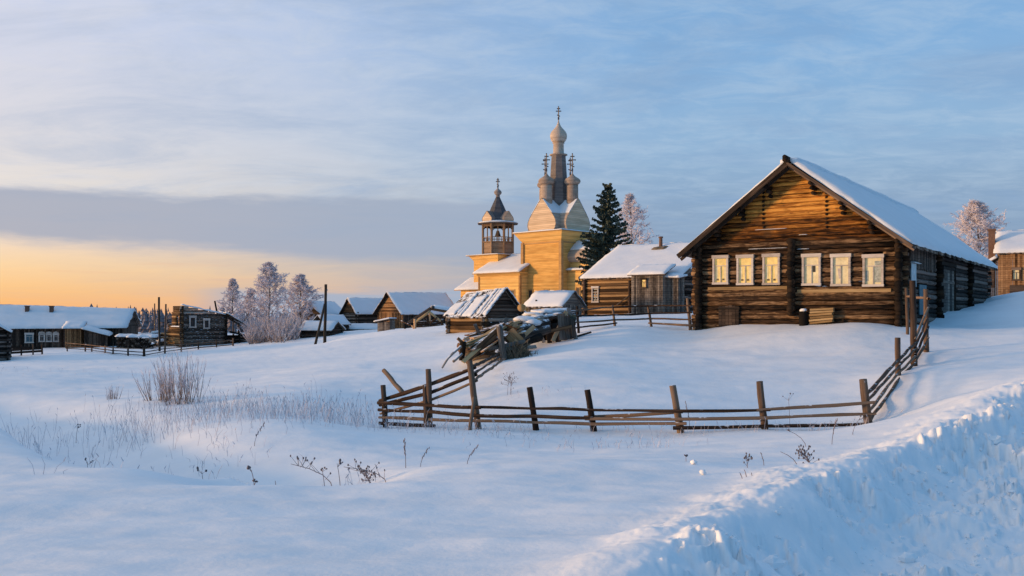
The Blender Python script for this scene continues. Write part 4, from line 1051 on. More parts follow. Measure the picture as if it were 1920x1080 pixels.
# loose sticks
random.seed(46)
def stick(name, label, cat, a, b, r, mat='post_wood', n=7, bend=0, sub=.25):
    a, b = Vector(a), Vector(b); d = (b-a).normalized(); m = MB(); m.log(b+d*sub, a, r, r*.9, n, 5, r*.12, bend=bend)
    return tag(m.build(name, mat, None, True), label, cat)
stick('fence_post', 'fallen post leaning out of the snow above the left end of the fence', 'post', at(719, 694, 27.5), at(748, 728, 27.0), .075)
stick('prop_stick', 'dark stick leaning against the curved fence post', 'stick', at(889, 745, 22.0), at(881, 808, 21.6), .05)
stick('prop_stick', 'short grey stake beside the second fence post', 'stick', at(797, 722, 22.9), at(800, 792, 22.7), .075)

# ------------------------------------------------------------------ collapsed shed and woodstack in the middle
random.seed(50)
def debris():
    B = gat(930, 660, 37); root = thing('collapsed_shed', 'collapsed shed of jumbled snowy boards and logs behind the rail fence', 'collapsed shed', B, 0)
    def log(a, b, r, mat='debris_wood', nm='log', bend=0):
        m = MB(); m.log(at(*a)-B, at(*b)-B, r, r*.9, 9, 4, r*.07, bend=bend); return m.build(nm, mat, root, True)
    def plank(a, b, w, h=.05, mat='debris_wood', up=(0, 0, 1)):
        m = MB(); m.plank(at(*a)-B, at(*b)-B, w, h, up); return m.build('plank', mat, root)
    m = MB(); m.log(at(936, 609, 36.4)-B, at(947, 690, 36.2)-B, .13, .15, 9, 4, .015); m.build('upright_post', 'debris_grey', root, True)
    plank((936, 619, 36.6), (872, 678, 35.4), .28, .07, up=(.3, -1, .3)); plank((930, 632, 36.7), (880, 672, 35.8), .22, .06, up=(.2, -1, .5))
    plank((902, 649, 36.0), (868, 679, 35.2), .16, .05, 'fresh_wood', up=(.2, -1, 1)); plank((950, 622, 37.2), (905, 660, 36.2), .3, .06, up=(.2, -.6, 1))
    log((862, 652, 36.6), (912, 643, 37.4), .22); log((866, 660, 36.8), (925, 655, 37.6), .19); log((876, 669, 36.9), (940, 668, 37.4), .18)
    log((880, 640, 37.6), (935, 632, 38.0), .17, 'debris_wood'); log((905, 632, 38.2), (975, 612, 39.0), .16)
    plank((876, 629, 37.6), (938, 609, 38.4), .5, .05); plank((884, 634, 37.2), (930, 622, 37.8), .42, .05); plank((868, 648, 37.0), (918, 634, 37.6), .4, .05)
    plank((905, 622, 38.4), (985, 597, 39.6), .45, .05); plank((925, 616, 38.0), (972, 604, 39.2), .35, .05); plank((940, 612, 37.9), (968, 622, 37.5), .3, .06, 'plank_warm', up=(0, -1, .3))
    log((962, 623, 38.2), (1026, 607, 40.2), .25, 'debris_grey'); log((966, 635, 37.9), (1026, 617, 40.0), .24, 'debris_grey'); log((958, 646, 37.7), (1012, 632, 39.2), .22, 'log_end')
    log((975, 606, 39.4), (1025, 597, 40.8), .18, 'debris_grey')
    plank((953, 622, 37.2), (976, 646, 37.1), .55, .06, 'plank_warm', up=(.2, -1, .2)); plank((962, 640, 37.0), (985, 662, 36.9), .3, .05, up=(.2, -1, .2))
    m = MB(); m.path([at(864, 650, 35.8)-B, at(852, 660, 35.5)-B, at(840, 672, 35.2)-B, at(829, 690, 35.0)-B], [.06, .055, .045, .035], 7); m.build('bent_pole', 'debris_grey', root, True)
    log((868, 640, 36.0), (866, 676, 36.0), .13, 'log_end'); log((866, 664, 35.8), (850, 678, 35.4), .06, 'debris_grey')
    for i in range(46):                                  # odds and ends of split wood in the heap
        px = random.uniform(872, 985); py = 648-(px-872)*.27+random.uniform(-10, 14); Y = 37.2+(px-872)*.02; L_ = random.uniform(12, 34); a_ = random.uniform(-.9, .7)
        plank((px-L_/2, py+L_/2*a_*-.9, Y+random.uniform(-.4, .4)), (px+L_/2, py+L_/2*a_*.9-L_*.22, Y+random.uniform(-.3, .6)), random.uniform(.12, .28), .05, random.choice(['debris_wood', 'debris_grey', 'debris_wood']), up=(random.uniform(-.4, .4), -.6, 1))
    for i in range(20):                                  # long boards that slid down together
        t = i/19; a = (random.uniform(938, 985)-10*t, random.uniform(600, 622)+6*t, 38.4+random.uniform(-.5, .5)); b = (866+26*t+random.uniform(-8, 14), 646+28*t*random.uniform(.5, 1)+random.uniform(-4, 6), 36.3-.6*t+random.uniform(-.3, .3))
        plank(a, b, random.uniform(.14, .26), .05, random.choice(['debris_wood', 'debris_wood', 'debris_wood', 'debris_grey', 'fresh_wood']), up=(-.5+random.uniform(-.2, .2), -.5, .7))
    for (a, b, w) in [((905, 640, 37.4), (890, 608, 37.8), .14), ((925, 630, 37.6), (951, 597, 38.2), .15), ((948, 640, 37.3), (968, 606, 37.9), .16), ((880, 655, 36.8), (858, 634, 36.6), .12), ((970, 640, 38), (1002, 612, 38.4), .18),
                      ((915, 655, 36.2), (985, 640, 37.0), .16), ((895, 660, 36.0), (958, 668, 36.4), .15), ((990, 625, 39.0), (1012, 598, 39.8), .16), ((935, 655, 36.3), (1005, 650, 37.6), .14), ((900, 622, 38.0), (870, 640, 37.2), .2)]:
        plank(a, b, w, .06, random.choice(['debris_wood', 'debris_wood', 'debris_grey']), up=(.2, -1, .4))   # beams sticking out
    m = MB()                                             # brush and dead grass at the foot
    for i in range(420):
        px = random.gauss(962, 16); Y = 36.9+random.uniform(-.7, .5); p = gat(px, 0, Y)-B; h = random.uniform(.25, .85)*max(.3, 1-abs(px-962)/55)
        d = Vector((random.uniform(-.6, .6), random.uniform(-.3, .3), 1)).normalized()
        m.path([p-Vector((0, 0, .05)), p+d*h*.6, p+d*h+Vector((random.uniform(-.2, .2), 0, -.08))], [.014, .010, .004], 3)
    for i in range(12): m.log(gat(random.uniform(945, 990), 0, 36.9)-B, gat(random.uniform(950, 1000), 0, 36.7)-B+Vector((0, 0, random.uniform(.1, .7))), .03, n=5)
    s_ = m.build('brush', 'straw', root); s_['kind'] = 'stuff'
    for i, (px, py, Y, rx, rz) in enumerate([(902, 629, 38, .40, .06), (886, 645, 37.0, .38, .09), (983, 600, 39.6, .5, .17), (998, 605, 39.3, .40, .15), (950, 611, 38.6, .34, .06)]):
        m = MB(); m.blob(at(px, py, Y)-B, rx, rx*.8, rz, i, 12, 7, .2); m.build('snow_clump', 'roof_snow', root, True)
debris()
def woodstack():
    B = gat(1045, 630, 41); root = thing('woodstack', 'dark woodstack with upright grey boards under a thick cap of snow', 'woodstack', B, 0)
    def add(nm, mat, fn, sm=False): m = MB(); fn(m); return m.build(nm, mat, root, sm)
    for i in range(7):
        px = 1006+i*11; add('log', 'log_end', lambda m: m.log(at(px, 600, 41.8)-B, at(px+random.uniform(-3, 3), 645, 41.6)-B, .17, .19, 8, 2, .02), True)
    for i in range(6):
        py = 598+i*6; add('log', random.choice(['log_end', 'debris_grey']), lambda m: m.log(at(1004, py+random.uniform(-2, 2)+4, 41.3+.05*i)-B, at(1078, py-3+random.uniform(-3, 3), 42.4)-B, .12, .10, 8, 3, .02), True)
    for (a, b, c, d, w, mat) in [(1052, 588, 1055, 633, .34, 'plank_grey'), (1063, 592, 1067, 631, .26, 'plank_grey'), (1073, 598, 1076, 628, .20, 'plank_grey'), (1040, 606, 1047, 636, .26, 'debris_grey'), (1027, 612, 1031, 638, .22, 'debris_grey')]:
        add('upright_board', mat, lambda m: m.plank(at(a, b, 40.8)-B, at(c, d+5, 40.6)-B, w, .05, up=(.1, -1, 0)))
    for (a, b) in [((1006, 640, 40.2), (1030, 590, 41.0)), ((1020, 642, 40.2), (1000, 598, 40.8)), ((1036, 640, 40.3), (1062, 584, 41.2)), ((1080, 636, 40.8), (1066, 578, 41.6)), ((1000, 628, 40.2), (1072, 612, 40.6))]:
        add('leaning_board', random.choice(['debris_wood', 'debris_grey']), lambda m: m.plank(at(*a)-B, at(*b)-B, random.uniform(.14, .24), .05, up=(.2, -1, .2)))
    add('spruce_branch', 'spruce_needle', lambda m: [m.log(at(1072+random.uniform(-6, 6), 592+random.uniform(-3, 7), 41)-B, at(1076+random.uniform(-8, 8), 598+random.uniform(-4, 6), 41)-B, .018, .004, 4) for _ in range(60)])
    add('roof_board', 'debris_grey', lambda m: m.plank(at(985, 594, 41.3)-B, at(1070, 583, 42.3)-B, 1.3, .06)); add('roof_board', 'debris_grey', lambda m: m.plank(at(975, 604, 40.4)-B, at(1035, 592, 41.2)-B, 1.0, .06))
    for i, (px, py, Y, rx, rz) in enumerate([(1000, 588, 41.4, .45, .16), (1018, 584, 41.6, .5, .20), (1036, 582, 41.9, .5, .2), (1054, 581, 42.0, .42, .17), (1010, 592, 40.9, .3, .12), (1028, 591, 41.1, .28, .12), (1044, 588, 41.2, .25, .10), (994, 596, 40.7, .35, .14), (1066, 584, 42, .25, .1)]):
        add('snow_clump', 'roof_snow', lambda m: m.blob(at(px, py, Y)-B-Vector((0, 0, rz*.2)), rx*1.1, rx*1.05, rz*.68, i+20, 14, 7, .3), True)
    p = at(1090, 632, 41.5)-B; add('fallen_pole', 'log_end', lambda m: m.log(at(1060, 637, 40.9)-B, at(1108, 623, 42)-B, .045, n=6))
woodstack()
random.seed(52)
m = MB(); m.log(at(977, 577, 45)-Vector((0, .5, 0)), at(977, 577, 45)+Vector((.1, .8, 0)), .19, .18, 12); o = m.build('log_end', 'church_trim', None, True); tag(o, 'short round orange log lying beside the small snowy shed', 'log')

# ------------------------------------------------------------------ sheds in the middle distance
def hpos(px, Y, zpy): p = at(px, zpy, Y); return (p.x, p.y, p.z)
X0, Y0 = -3.95, 57.3
o = house('log_shed', 'old log shed with a sagging plank roof half bare of snow, behind the collapsed shed', 'shed', (X0, Y0, -1.75), math.radians(-43), 3.1, 3.3, 1.62, 1.45, 'log_warm', 'x', 'plank_dark', roofmat='debris_grey', snow=0, oh=.30, fr=.35, r=.12, seed=11, rz=(-.25, .1), smat='log_grey')
random.seed(53)
H_ = 1.62; w0 = -.32; k = 0
p = lambda w, v: (w, -.28+v*1.85, H_-.2+v*(1.45+.2+(-.25+.35*w/3.1))+.07)
while w0 < 3.3:                                           # uneven patches of snow between the bare boards
    wd = random.choice((.12, .2, .34, .55, .8))*random.uniform(.8, 1.2); v0 = random.choice((0, .02, .05, .3, .12)); v1 = random.choice((.97, .97, .8, .62)); sk = random.uniform(-.18, .12)
    if w0+wd > 3.42: wd = 3.42-w0
    if wd < .08: break
    a = MB(); a.snow(p(w0, v0), p(w0+wd, v0+random.uniform(0, .08)), p(w0+wd+sk*.3, v1), p(w0+sk*.3, v1-random.uniform(0, .1)), random.uniform(.06, .12), .12, k, .06); a.build('roof_snow', 'roof_snow', o, True); k += 1
    w0 += wd+random.choice((.05, .1, .16, .3))
a = MB(); H_ = 1.62; a.snow((3.45, 3.55, H_-.08), (-.3, 3.55, H_-.08), (-.3, 1.7, H_+1.3), (3.45, 1.7, H_+1.6), .14, .2, 3, .05); a.build('roof_snow', 'roof_snow', o, True)
o = house('small_shed', 'small grey shed with a snow dusted plank roof, in front of the church', 'shed', hpos(990, 67, 606), math.radians(-38), 3.0, 2.6, 1.35, .95, 'plank_grey', 'x', roofmat='debris_grey', snow=.07, boards=True, seed=12, oh=.3, fr=.3)
m = MB(); m.blob((.6, .2, 1.62), .10, .04, .14, 1); m.build('roof_hole', 'dark_gap', o)
# open timber frame
def timber_frame():
    random.seed(54); B = gat(805, 625, 72); root = thing('timber_frame', 'open gable frame of pale poles with rails below, left of the log shed', 'frame', B, 0)
    def pole(a, b, r, mat='debris_wood', nm='pole'): m = MB(); m.log(at(*a)-B, at(*b)-B, r, r*.9, 7, 3, r*.1); m.build(nm, mat, root, True)
    pole((776, 606, 71), (806, 584, 71), .10, 'fresh_wood', 'rafter'); pole((804, 584, 71), (826, 602, 71.5), .10, 'fresh_wood', 'rafter')
    for i in range(5): pole((776, 605+i*4, 71+.1*i), (832, 602+i*4.4-1.5, 72), .065)
    pole((778, 598, 71), (778, 626, 71), .11, nm='post'); pole((829, 598, 71.6), (830, 624, 71.6), .10, nm='post'); pole((806, 584, 71.2), (806, 606, 71.2), .08, nm='post')
    pole((792, 594, 71.1), (806, 605, 71.1), .07, nm='brace'); pole((820, 595, 71.1), (807, 605, 71.1), .07, nm='brace')
    pole((752, 602, 72), (772, 611, 71), .06, nm='brace'); pole((772, 610, 71), (778, 620, 71), .06, nm='brace'); pole((759, 608, 73), (760, 622, 73), .10, 'log_end', 'post')
    m = MB(); A = [at(764, 606, 74)-B, at(808, 577, 74)-B, at(808, 577, 79)-B, at(764, 606, 78)-B]; A = [A[0], A[1], A[1]+Vector((0, 4, 0)), A[0]+Vector((0, 4, 0))]
    m.hexa(A+[q+Vector((0, 0, .12)) for q in A]); m.build('roof', 'plank_dark', root)
    m = MB(); D_ = [at(808, 577, 74)-B, at(846, 584, 74.5)-B]; A = [D_[0], D_[1], D_[1]+Vector((0, 4, .1)), D_[0]+Vector((0, 4, .1))]
    m.hexa([q-Vector((0, 0, .2)) for q in A]+A); rf = m.build('roof', 'plank_warm', root)
    m = MB(); m.snow(*[q+Vector((0, 0, .01)) for q in A], .22, .3, 4, .06); m.build('roof_snow', 'roof_snow', rf, True)
    m = MB(); m.blob(at(811, 576, 74)-B, .16, .3, .14, 2); m.build('ridge_end', 'dark_gap', root)
    for i in range(4): m = MB(); m.blob(at(790+i*12, 618-i, 72.5)-B, .35, .3, .14, i); m.build('snow_clump', 'roof_snow', root, True)
timber_frame()
def outhouse():
    random.seed(55); b = gat(708, 628, 85); root = thing('outhouse', 'tiny grey board outhouse with a slanting snowy lid of a roof', 'shed', b, math.radians(-16)); w, d, h = 1.25, 1.1, 1.35
    for (nm, fn) in (('front_wall', lambda m, i: m.box(w*i/7, w*(i+1)/7-.012, -.03-random.uniform(0, .015), .02, -.4, h)), ('side_wall', lambda m, i: m.box(w-.02, w+random.uniform(.01, .03), .02+d*i/7, .02+d*(i+1)/7-.012, -.4, h+.2)),
                     ('side_wall', lambda m, i: m.box(-.02, .02, .02+d*i/7, .02+d*(i+1)/7-.012, -.4, h)), ('back_wall', lambda m, i: m.box(w*i/7, w*(i+1)/7-.012, d+.02, d+.06, -.4, h))):
        m = MB(); [fn(m, i) for i in range(7)]; m.build(nm, 'plank_grey', root)
    A = [Vector(q) for q in ((-.3, -.3, h-.05), (w+.1, -.3, h+.26), (w+.1, d+.3, h+.26), (-.3, d+.3, h-.05))]; m = MB(); m.hexa(A+[q+Vector((0, 0, .06)) for q in A]); ro = m.build('roof', 'plank_grey', root)
    m = MB(); m.snow(*[q+Vector((0, 0, .065)) for q in A], .13, .15, 3, .03); m.build('roof_snow', 'roof_snow', ro, True)
outhouse()
# two barns
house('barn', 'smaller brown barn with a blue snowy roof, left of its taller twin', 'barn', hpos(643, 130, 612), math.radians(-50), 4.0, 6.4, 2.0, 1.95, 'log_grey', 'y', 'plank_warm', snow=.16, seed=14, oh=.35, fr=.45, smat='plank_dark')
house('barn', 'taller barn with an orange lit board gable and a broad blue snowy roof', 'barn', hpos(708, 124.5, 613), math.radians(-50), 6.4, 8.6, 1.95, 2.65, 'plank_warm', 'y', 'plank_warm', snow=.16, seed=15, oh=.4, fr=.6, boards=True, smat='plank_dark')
# houses behind the frosted trees
house('dark_house', 'dark gabled house half hidden behind the frosted trees', 'house', hpos(553, 128, 622), math.radians(-22), 4.6, 6, 2.3, 1.9, 'plank_dark', 'y', snow=.15, seed=16, boards=True)
house('low_shed', 'low dark shed with a thick blue snow roof behind the utility pole', 'shed', hpos(566, 108, 636), math.radians(-14), 3.6, 3.2, 1.15, .85, 'plank_dark', 'x', snow=.25, seed=17)
house('low_shed', 'small shed with a snowy gable roof between utility pole and dark house', 'shed', hpos(588, 118, 622), math.radians(-40), 2.6, 3.4, 1.1, .95, 'plank_dark', 'y', snow=.22, seed=18)
house('low_shed', 'low snow roofed shed standing between utility pole and barns', 'shed', hpos(634, 120, 628), math.radians(-8), 5.5, 3, .8, .55, 'plank_dark', 'x', snow=.2, seed=19)
# utility pole with its brace
def upole():
    a = at(611, 533, 82); b = at(609, 634, 82); root = thing('utility_pole', 'dark wooden utility pole with a slanting brace beside the frosted trees', 'pole', (b.x, b.y, b.z)); B = Vector(root.location)
    m = MB(); m.log(b-B-Vector((0, 0, .5)), a-B, .15, .12, 8, 4, .01); m.build('post', 'pole_wood', root, True)
    m = MB(); m.log(at(592, 645, 80.5)-B-Vector((.1, 0, .3)), at(609, 570, 81.8)-B, .13, .11, 8, 3, .01); m.build('brace', 'pole_wood', root, True)
    for k in range(2):
        m = MB(); q = a-B+Vector((-.12+.24*k, 0, -.25-.35*k)); m.log(q, q+Vector((0, 0, .16)), .05, .04, 7); m.build('insulator', 'white_paint', root, True)
upole()

# ------------------------------------------------------------------ left side of the village
def long_house():
    L = 24.5; rot = math.radians(12); X, Y = -.428*116, 116; X -= L*math.cos(rot); Y -= L*math.sin(rot); ZB = -4.6; H = 2.75; D = 9
    root = house('long_house', 'long dark wooden house with a wide blue snow roof and small chimneys', 'house', (X, Y, ZB), rot, L, D, H, 2.35, 'plank_dark', 'x', snow=.25, seed=22, oh=.6, fr=.5, boards=True, rz=(.55, -.25))
    ca, sa = math.cos(rot), math.sin(rot)
    def loc(px, py, off=0):
        a = (px-HX)/F; OX, OY = X+off*sa, Y-off*ca
        x = (a*OY-OX)/(ca-a*sa); return x, (HY-py)/F*(OY+x*sa)-ZB
    face = lambda x, z, o: (x, -.05-o, z)
    for (p0, p1, y0, y1, pane, arch) in [(47, 64, 643, 624, 'window_blue', False), (73, 85, 641, 625, 'dark_gap', True), (87, 98, 641, 625, 'dark_gap', True), (100, 111, 641, 625, 'dark_gap', True), (15, 20, 643, 624, 'window_blue', False)]:
        x0, z0 = loc(p0, y0); x1, z1 = loc(p1, y1); window(root, x0, x1, z0, z1, face, pane=pane, casing=.16, arch=arch)
    for px in (43, 66, 116):
        x, _ = loc(px, 630); m = MB(); m.box(x-.14, x+.14, -.16, -.06, -.3, H); m.build('wall_post', 'log_end', root)
    for px in (28, 75):
        y = 3.0; a = (px-HX)/F; x = loc(px, 580)[0]+.55; z = H+y*2.7/(D/2); m = MB(); m.box(x-.22, x+.22, y-.22, y+.22, z-.3, z+.75); m.box(x-.28, x+.28, y-.28, y+.28, z+.75, z+.86); c = m.build('chimney', 'brick', root)
    # porch
    x0, zt = loc(122, 617, 2.0); x1, _ = loc(152, 617, 2.0); m = MB(); n = 14
    for i in range(n): m.box(x0+(x1-x0)*i/n, x0+(x1-x0)*(i+1)/n-.015, -2.0-random.uniform(0, .03), -1.95, -.4, zt)
    for i in range(9):
        for xx in (x0, x1-.05): m.box(xx, xx+.05, -1.93+.2*i, -1.93+.2*i+.19, -.4, zt+.05*i)
    m.build('porch', 'plank_warm', root); m = MB()
    A = [Vector(q) for q in ((x0-.3, -2.4, zt), (x1+.3, -2.4, zt), (x1+.3, -.3, zt+.75), (x0-.3, -.3, zt+.75))]; m.hexa(A+[q+Vector((0, 0, .07)) for q in A]); ro = m.build('porch_roof', 'plank_dark', root)
    m = MB(); m.snow(*[q+Vector((0, 0, .075)) for q in A], .25, .25, 3, .06); m.build('roof_snow', 'roof_snow', ro, True)
    x0 = x1+.4; x2, zl = loc(205, 631, 2.6); z2 = loc(150, 618, .5)[1]; m = MB()      # lean-to falling to the right
    A = [Vector(q) for q in ((x0-.2, -2.6, z2+.05), (x2, -2.6, zl), (x2, -.3, zl+.2), (x0-.2, -.3, z2+.35))]; m.hexa(A+[q+Vector((0, 0, .07)) for q in A]); ro = m.build('lean_to_roof', 'plank_dark', root)
    m = MB(); m.snow(*[q+Vector((0, 0, .075)) for q in A], .28, .25, 4, .06); m.build('roof_snow', 'roof_snow', ro, True)
    m = MB(); n = 18
    for i in range(n): u = x0+(x2-.3-x0)*i/n; m.box(u, u+(x2-.3-x0)/n-.02, -2.2, -2.15, -.4, z2-.05+(zl-z2)*i/n)
    m.build('lean_to_wall', 'plank_dark', root)
long_house()
house('corner_shed', 'dark log shed with a snowy roof, cut off at the edge of the view', 'shed', hpos(-76, 89, 672), math.radians(28), 4.15, 5, 2.6, 1.3, 'log_side', 'y', snow=.25, seed=23, oh=.3)

def ruin():
    random.seed(60); root = thing('ruined_house', 'ruined two storey log house with a broken orange lit wall and collapsed roof', 'ruin', (-.364*112, 112, -4.7), math.radians(42)); W = 5.6; H = 5.55
    def wall(nm, mat, p0, p1, prof, gaps=()):
        """broken log wall: prof gives the wall height along its length"""
        m = MB(); a = Vector((*p0, 0)); b = Vector((*p1, 0)); L = (b-a).length; d = (b-a)/L; z = -.3
        while z < 6:
            xs = [i*.1 for i in range(int(L/.1)+1) if prof(i*.1) > z]
            if xs:
                runs = []; s = xs[0]; pv = s
                for x in xs[1:]+[1e9]:
                    if x-pv > .15: runs.append((s, pv)); s = x
                    pv = x
                tone = random.random()
                for (s, e) in runs:
                    if s < .05: s = -.28*random.uniform(.7, 1.1)
                    if e > L-.15: e = L+.28*random.uniform(.7, 1.1)
                    cu = [s]+[q for g in gaps if g[2] < z < g[3] for q in g[:2]]+[e]
                    for i in range(0, len(cu), 2):
                        if cu[i+1] > cu[i]: m.log(a+d*cu[i]+Vector((0, 0, z)), a+d*cu[i+1]+Vector((0, 0, z)), .13, .125, 8, 2, .01, r=min(1, max(0, tone+random.uniform(-.1, .1))))
            z += .245
        return m.build(nm, mat, root, True)
    wall('front_wall', 'log_silver', (0, 0), (W, 0), lambda x: H-.22*x-.05*math.sin(x*3), [(.9, 1.7, 2.75, 4.25), (2.7, 3.45, 2.6, 3.9)])
    wall('broken_wall', 'log_warm', (0, 0), (0, 7.5), lambda y: H-.1 if y < 2.7 else (H-.9 if y < 3.1 else (3.1 if y < 3.9 else 2.5-.22*(y-3.9))), [(.9, 1.5, 3.0, 4.2)])
    wall('inner_wall', 'log_side', (W, 0), (W, 4.5), lambda y: H-1.3)
    wall('inner_wall', 'log_grey', (.3, 4.6), (W, 4.6), lambda x: 3.2+.2*x)
    face = lambda x, z, o: (x, -.10-o, z)
    for g in ((.9, 1.7, 2.75, 4.25), (2.7, 3.45, 2.6, 3.9)): window(root, g[0]-.05, g[1]+.05, g[2], g[3], face, pane='dark_gap', casing=.17, cross=False)
    m = MB()
    for i in range(22): m.log((random.uniform(-.34, -.2), random.uniform(-.05, .05), -.2+i*.245), (.05, 0, -.2+i*.245), .13, n=7)
    m.build('log_ends', 'log_end', root); m = MB()
    for i in range(18): m.log((W, random.uniform(-.36, -.2), -.2+i*.245), (W, .1, -.2+i*.245), .13, n=7)
    m.build('log_ends', 'log_end', root); m = MB(); m.snow((0, -.15, H), (W, -.15, H-1.2), (W, .5, H-1.15), (0, .5, H+.05), .16, .2, 3, .06, .7); m.build('wall_snow', 'roof_snow', root, True)
    m = MB(); m.snow((-.3, .2, 2.85), (-.3, 2.8, 2.85), (-.05, 2.8, 2.95), (-.05, .2, 2.95), .07, .15, 3, .03); m.build('ledge_snow', 'roof_snow', root, True)
    # collapsed roof sliding to the right
    A = [Vector(q) for q in ((W+.1, -.6, H-1.3), (W+4.6, -1.2, 1.5), (W+4.9, 3.2, 1.9), (W+.3, 3.6, H-1.0))]
    for i in range(16):
        m = MB(); t0 = i/16; t1 = (i+.9)/16; j = random.uniform(-.5, .6); q = [A[0].lerp(A[3], t0), A[1].lerp(A[2], t0), A[1].lerp(A[2], t1), A[0].lerp(A[3], t1)]
        d = (q[1]-q[0]).normalized(); q[1] += d*j; q[2] += d*j; up = Vector((0, 0, .05+random.uniform(0, .12))); m.hexa([p+up for p in q]+[p+up+Vector((0, 0, .06)) for p in q]); m.build('roof_board', 'plank_dark', root)
    for k, (a, b, w) in enumerate([(0, .42, 1), (.5, .66, .85), (.74, 1, .95)]):
        m = MB(); q = [A[0].lerp(A[3], a), A[0].lerp(A[1], w).lerp(A[3].lerp(A[2], w), a), A[0].lerp(A[1], w).lerp(A[3].lerp(A[2], w), b), A[0].lerp(A[3], b)]; m.snow(*[p+Vector((0, 0, .24)) for p in q], .2, .3, k, .1, .6); m.build('roof_snow', 'roof_snow', root, True)
    for (a, b, r) in [((W-.6, .6, H-1.9), (W-1.3, .2, H+.55), .12), ((W+2.8, 2.0, 2.4), (W+4.4, 1.6, 5.2), .12), ((W+1.5, -1, .2), (W+1.4, -.8, 3.0), .12), ((W+3.2, -1.2, -.2), (W+3.3, -1, 2.2), .12), ((W+.2, -.8, 2.2), (W+3.4, -1.4, 1.5), .12), ((W+.4, -.5, 1.2), (W+4, -1.1, .6), .12)]:
        m = MB(); m.log(a, b, r, r*.85, 7, 3, .015); m.build('beam', 'log_end', root, True)
    m = MB(); log_wall(m, (W+.4, .6), (W+3.2, .2), -.3, 1.7, .13, n=7); m.build('annex_wall', 'log_side', root, True)
    m = MB(); m.snow((W+.3, -.7, 2.0), (W+1.8, -.9, 1.7), (W+1.8, .6, 1.8), (W+.3, .8, 2.1), .2, .2, 8, .1, .6); m.build('annex_snow', 'roof_snow', root, True)
    # heap of old logs fallen off the broken wall
    for i in range(30):
        p = Vector((random.uniform(-2.2, -.2), random.uniform(3.4, 9.0), random.uniform(0, 1.9))); d = Vector((random.uniform(-1, .3), random.uniform(-.5, 1), random.uniform(-.2, .25)))
        m = MB(); m.log(p, p+d*random.uniform(1, 2), .13, .12, 7, 2, .02); m.build('fallen_log', random.choice(['log_warm', 'log_grey']), root, True)
    for i in range(6):
        m = MB(); m.blob((random.uniform(-1.8, -.3), random.uniform(3.2, 9.0), random.uniform(.9, 2.1)), .55, .5, .2, i); m.build('snow_clump', 'roof_snow', root, True)
ruin()
stick('utility_pole', 'tall dark pole standing left of the ruined house', 'pole', at(298, 557, 101), at(299, 648, 101), .13, 'pole_wood', sub=.8)
stick('utility_pole', 'thinner brown pole farther behind the ruined house', 'pole', at(290, 569, 140), at(290, 640, 140), .10, 'rail_wood', sub=1.5)
random.seed(61)
for (px, Y, w, lab) in [(243, 112, 2.6, 'snow capped brown woodpile left of the ruin'), (268, 109, 3.0, 'dark low woodpile with a snow lid beside the ruin')]:
    b = gat(px, 0, Y); root = thing('woodpile', lab, 'woodpile', b, math.radians(10))
    for r_ in range(5):
        for k in range(int(w/.28)-r_//2):
            m = MB(); x = -w/2+.28*k+.14*(r_ % 2); m.log((x, -.6+random.uniform(-.08, .08), .1+r_*.25), (x, .6, .1+r_*.25), .13, n=7); m.build('log', random.choice(['log_end', 'log_grey', 'log_side']), root)
    m = MB(); A = [(-w/2-.2, -.8, 1.36), (w/2+.2, -.8, 1.32), (w/2+.2, .8, 1.45), (-w/2-.2, .8, 1.5)]; m.snow(*A, .22, .2, px, .1, .6); m.build('snow_cap', 'roof_snow', root, True)

# ------------------------------------------------------------------ house at the right edge
def right_house():
    random.seed(62); rot = math.radians(-30); X, Y = (1872-HX)/F*74, 74.0; ZB = .7; H = 4.15
    root = house('right_house', 'brown board house with a snowy roof at the right edge, beyond the log house', 'house', (X, Y, ZB), rot, 7, 8, H, 1.9, 'plank_warm', 'x', snow=.2, seed=24, boards=True, oh=.35, fr=.3)
    ca, sa = math.cos(rot), math.sin(rot)
    def loc(px, py):
        a = (px-HX)/F; x = (a*Y-X)/(ca-a*sa); return x, (HY-py)/F*(Y+x*sa)-ZB
    face = lambda x, z, o: (x, -.06-o, z); x0, z0 = loc(1897, 526); x1, z1 = loc(1914, 502); window(root, x0, x1, z0, z1, face, pane='lit_pale', frame='soffit', casing=.12)
    m = MB(); xa, za = loc(1893, 535); xb, zb = loc(1930, 497); m.box(xa, xb, -.10, -.055, za-.8, za-.0); m.build('lower_boarding', 'plank_dark', root)
    m = MB(); x, z = loc(1858, 470); m.box(x-.25, x+.25, 1.4, 1.9, z-3, z+1.75); m.box(x-.32, x+.32, 1.33, 1.97, z+1.75, z+1.9); m.build('chimney', 'brick', root)
    A = [Vector(q) for q in ((-1.5, -.2, H-1.3), (-.1, -.2, H-.5), (-.1, 3, H-.5), (-1.5, 3, H-1.3))]; m = MB(); m.hexa(A+[q+Vector((0, 0, .08)) for q in A]); ro = m.build('lean_to_roof', 'plank_dark', root); m = MB(); m.snow(*[q+Vector((0, 0, .085)) for q in A], .25, .2, 3, .04); m.build('roof_snow', 'roof_snow', ro, True)
    m = MB()
    for i in range(9): m.box(-1.3+.14*i, -1.3+.14*i+.125, 0, .05, -.5, H-1.25+.08*i)
    m.build('lean_to_wall', 'plank_dark', root)
right_house()

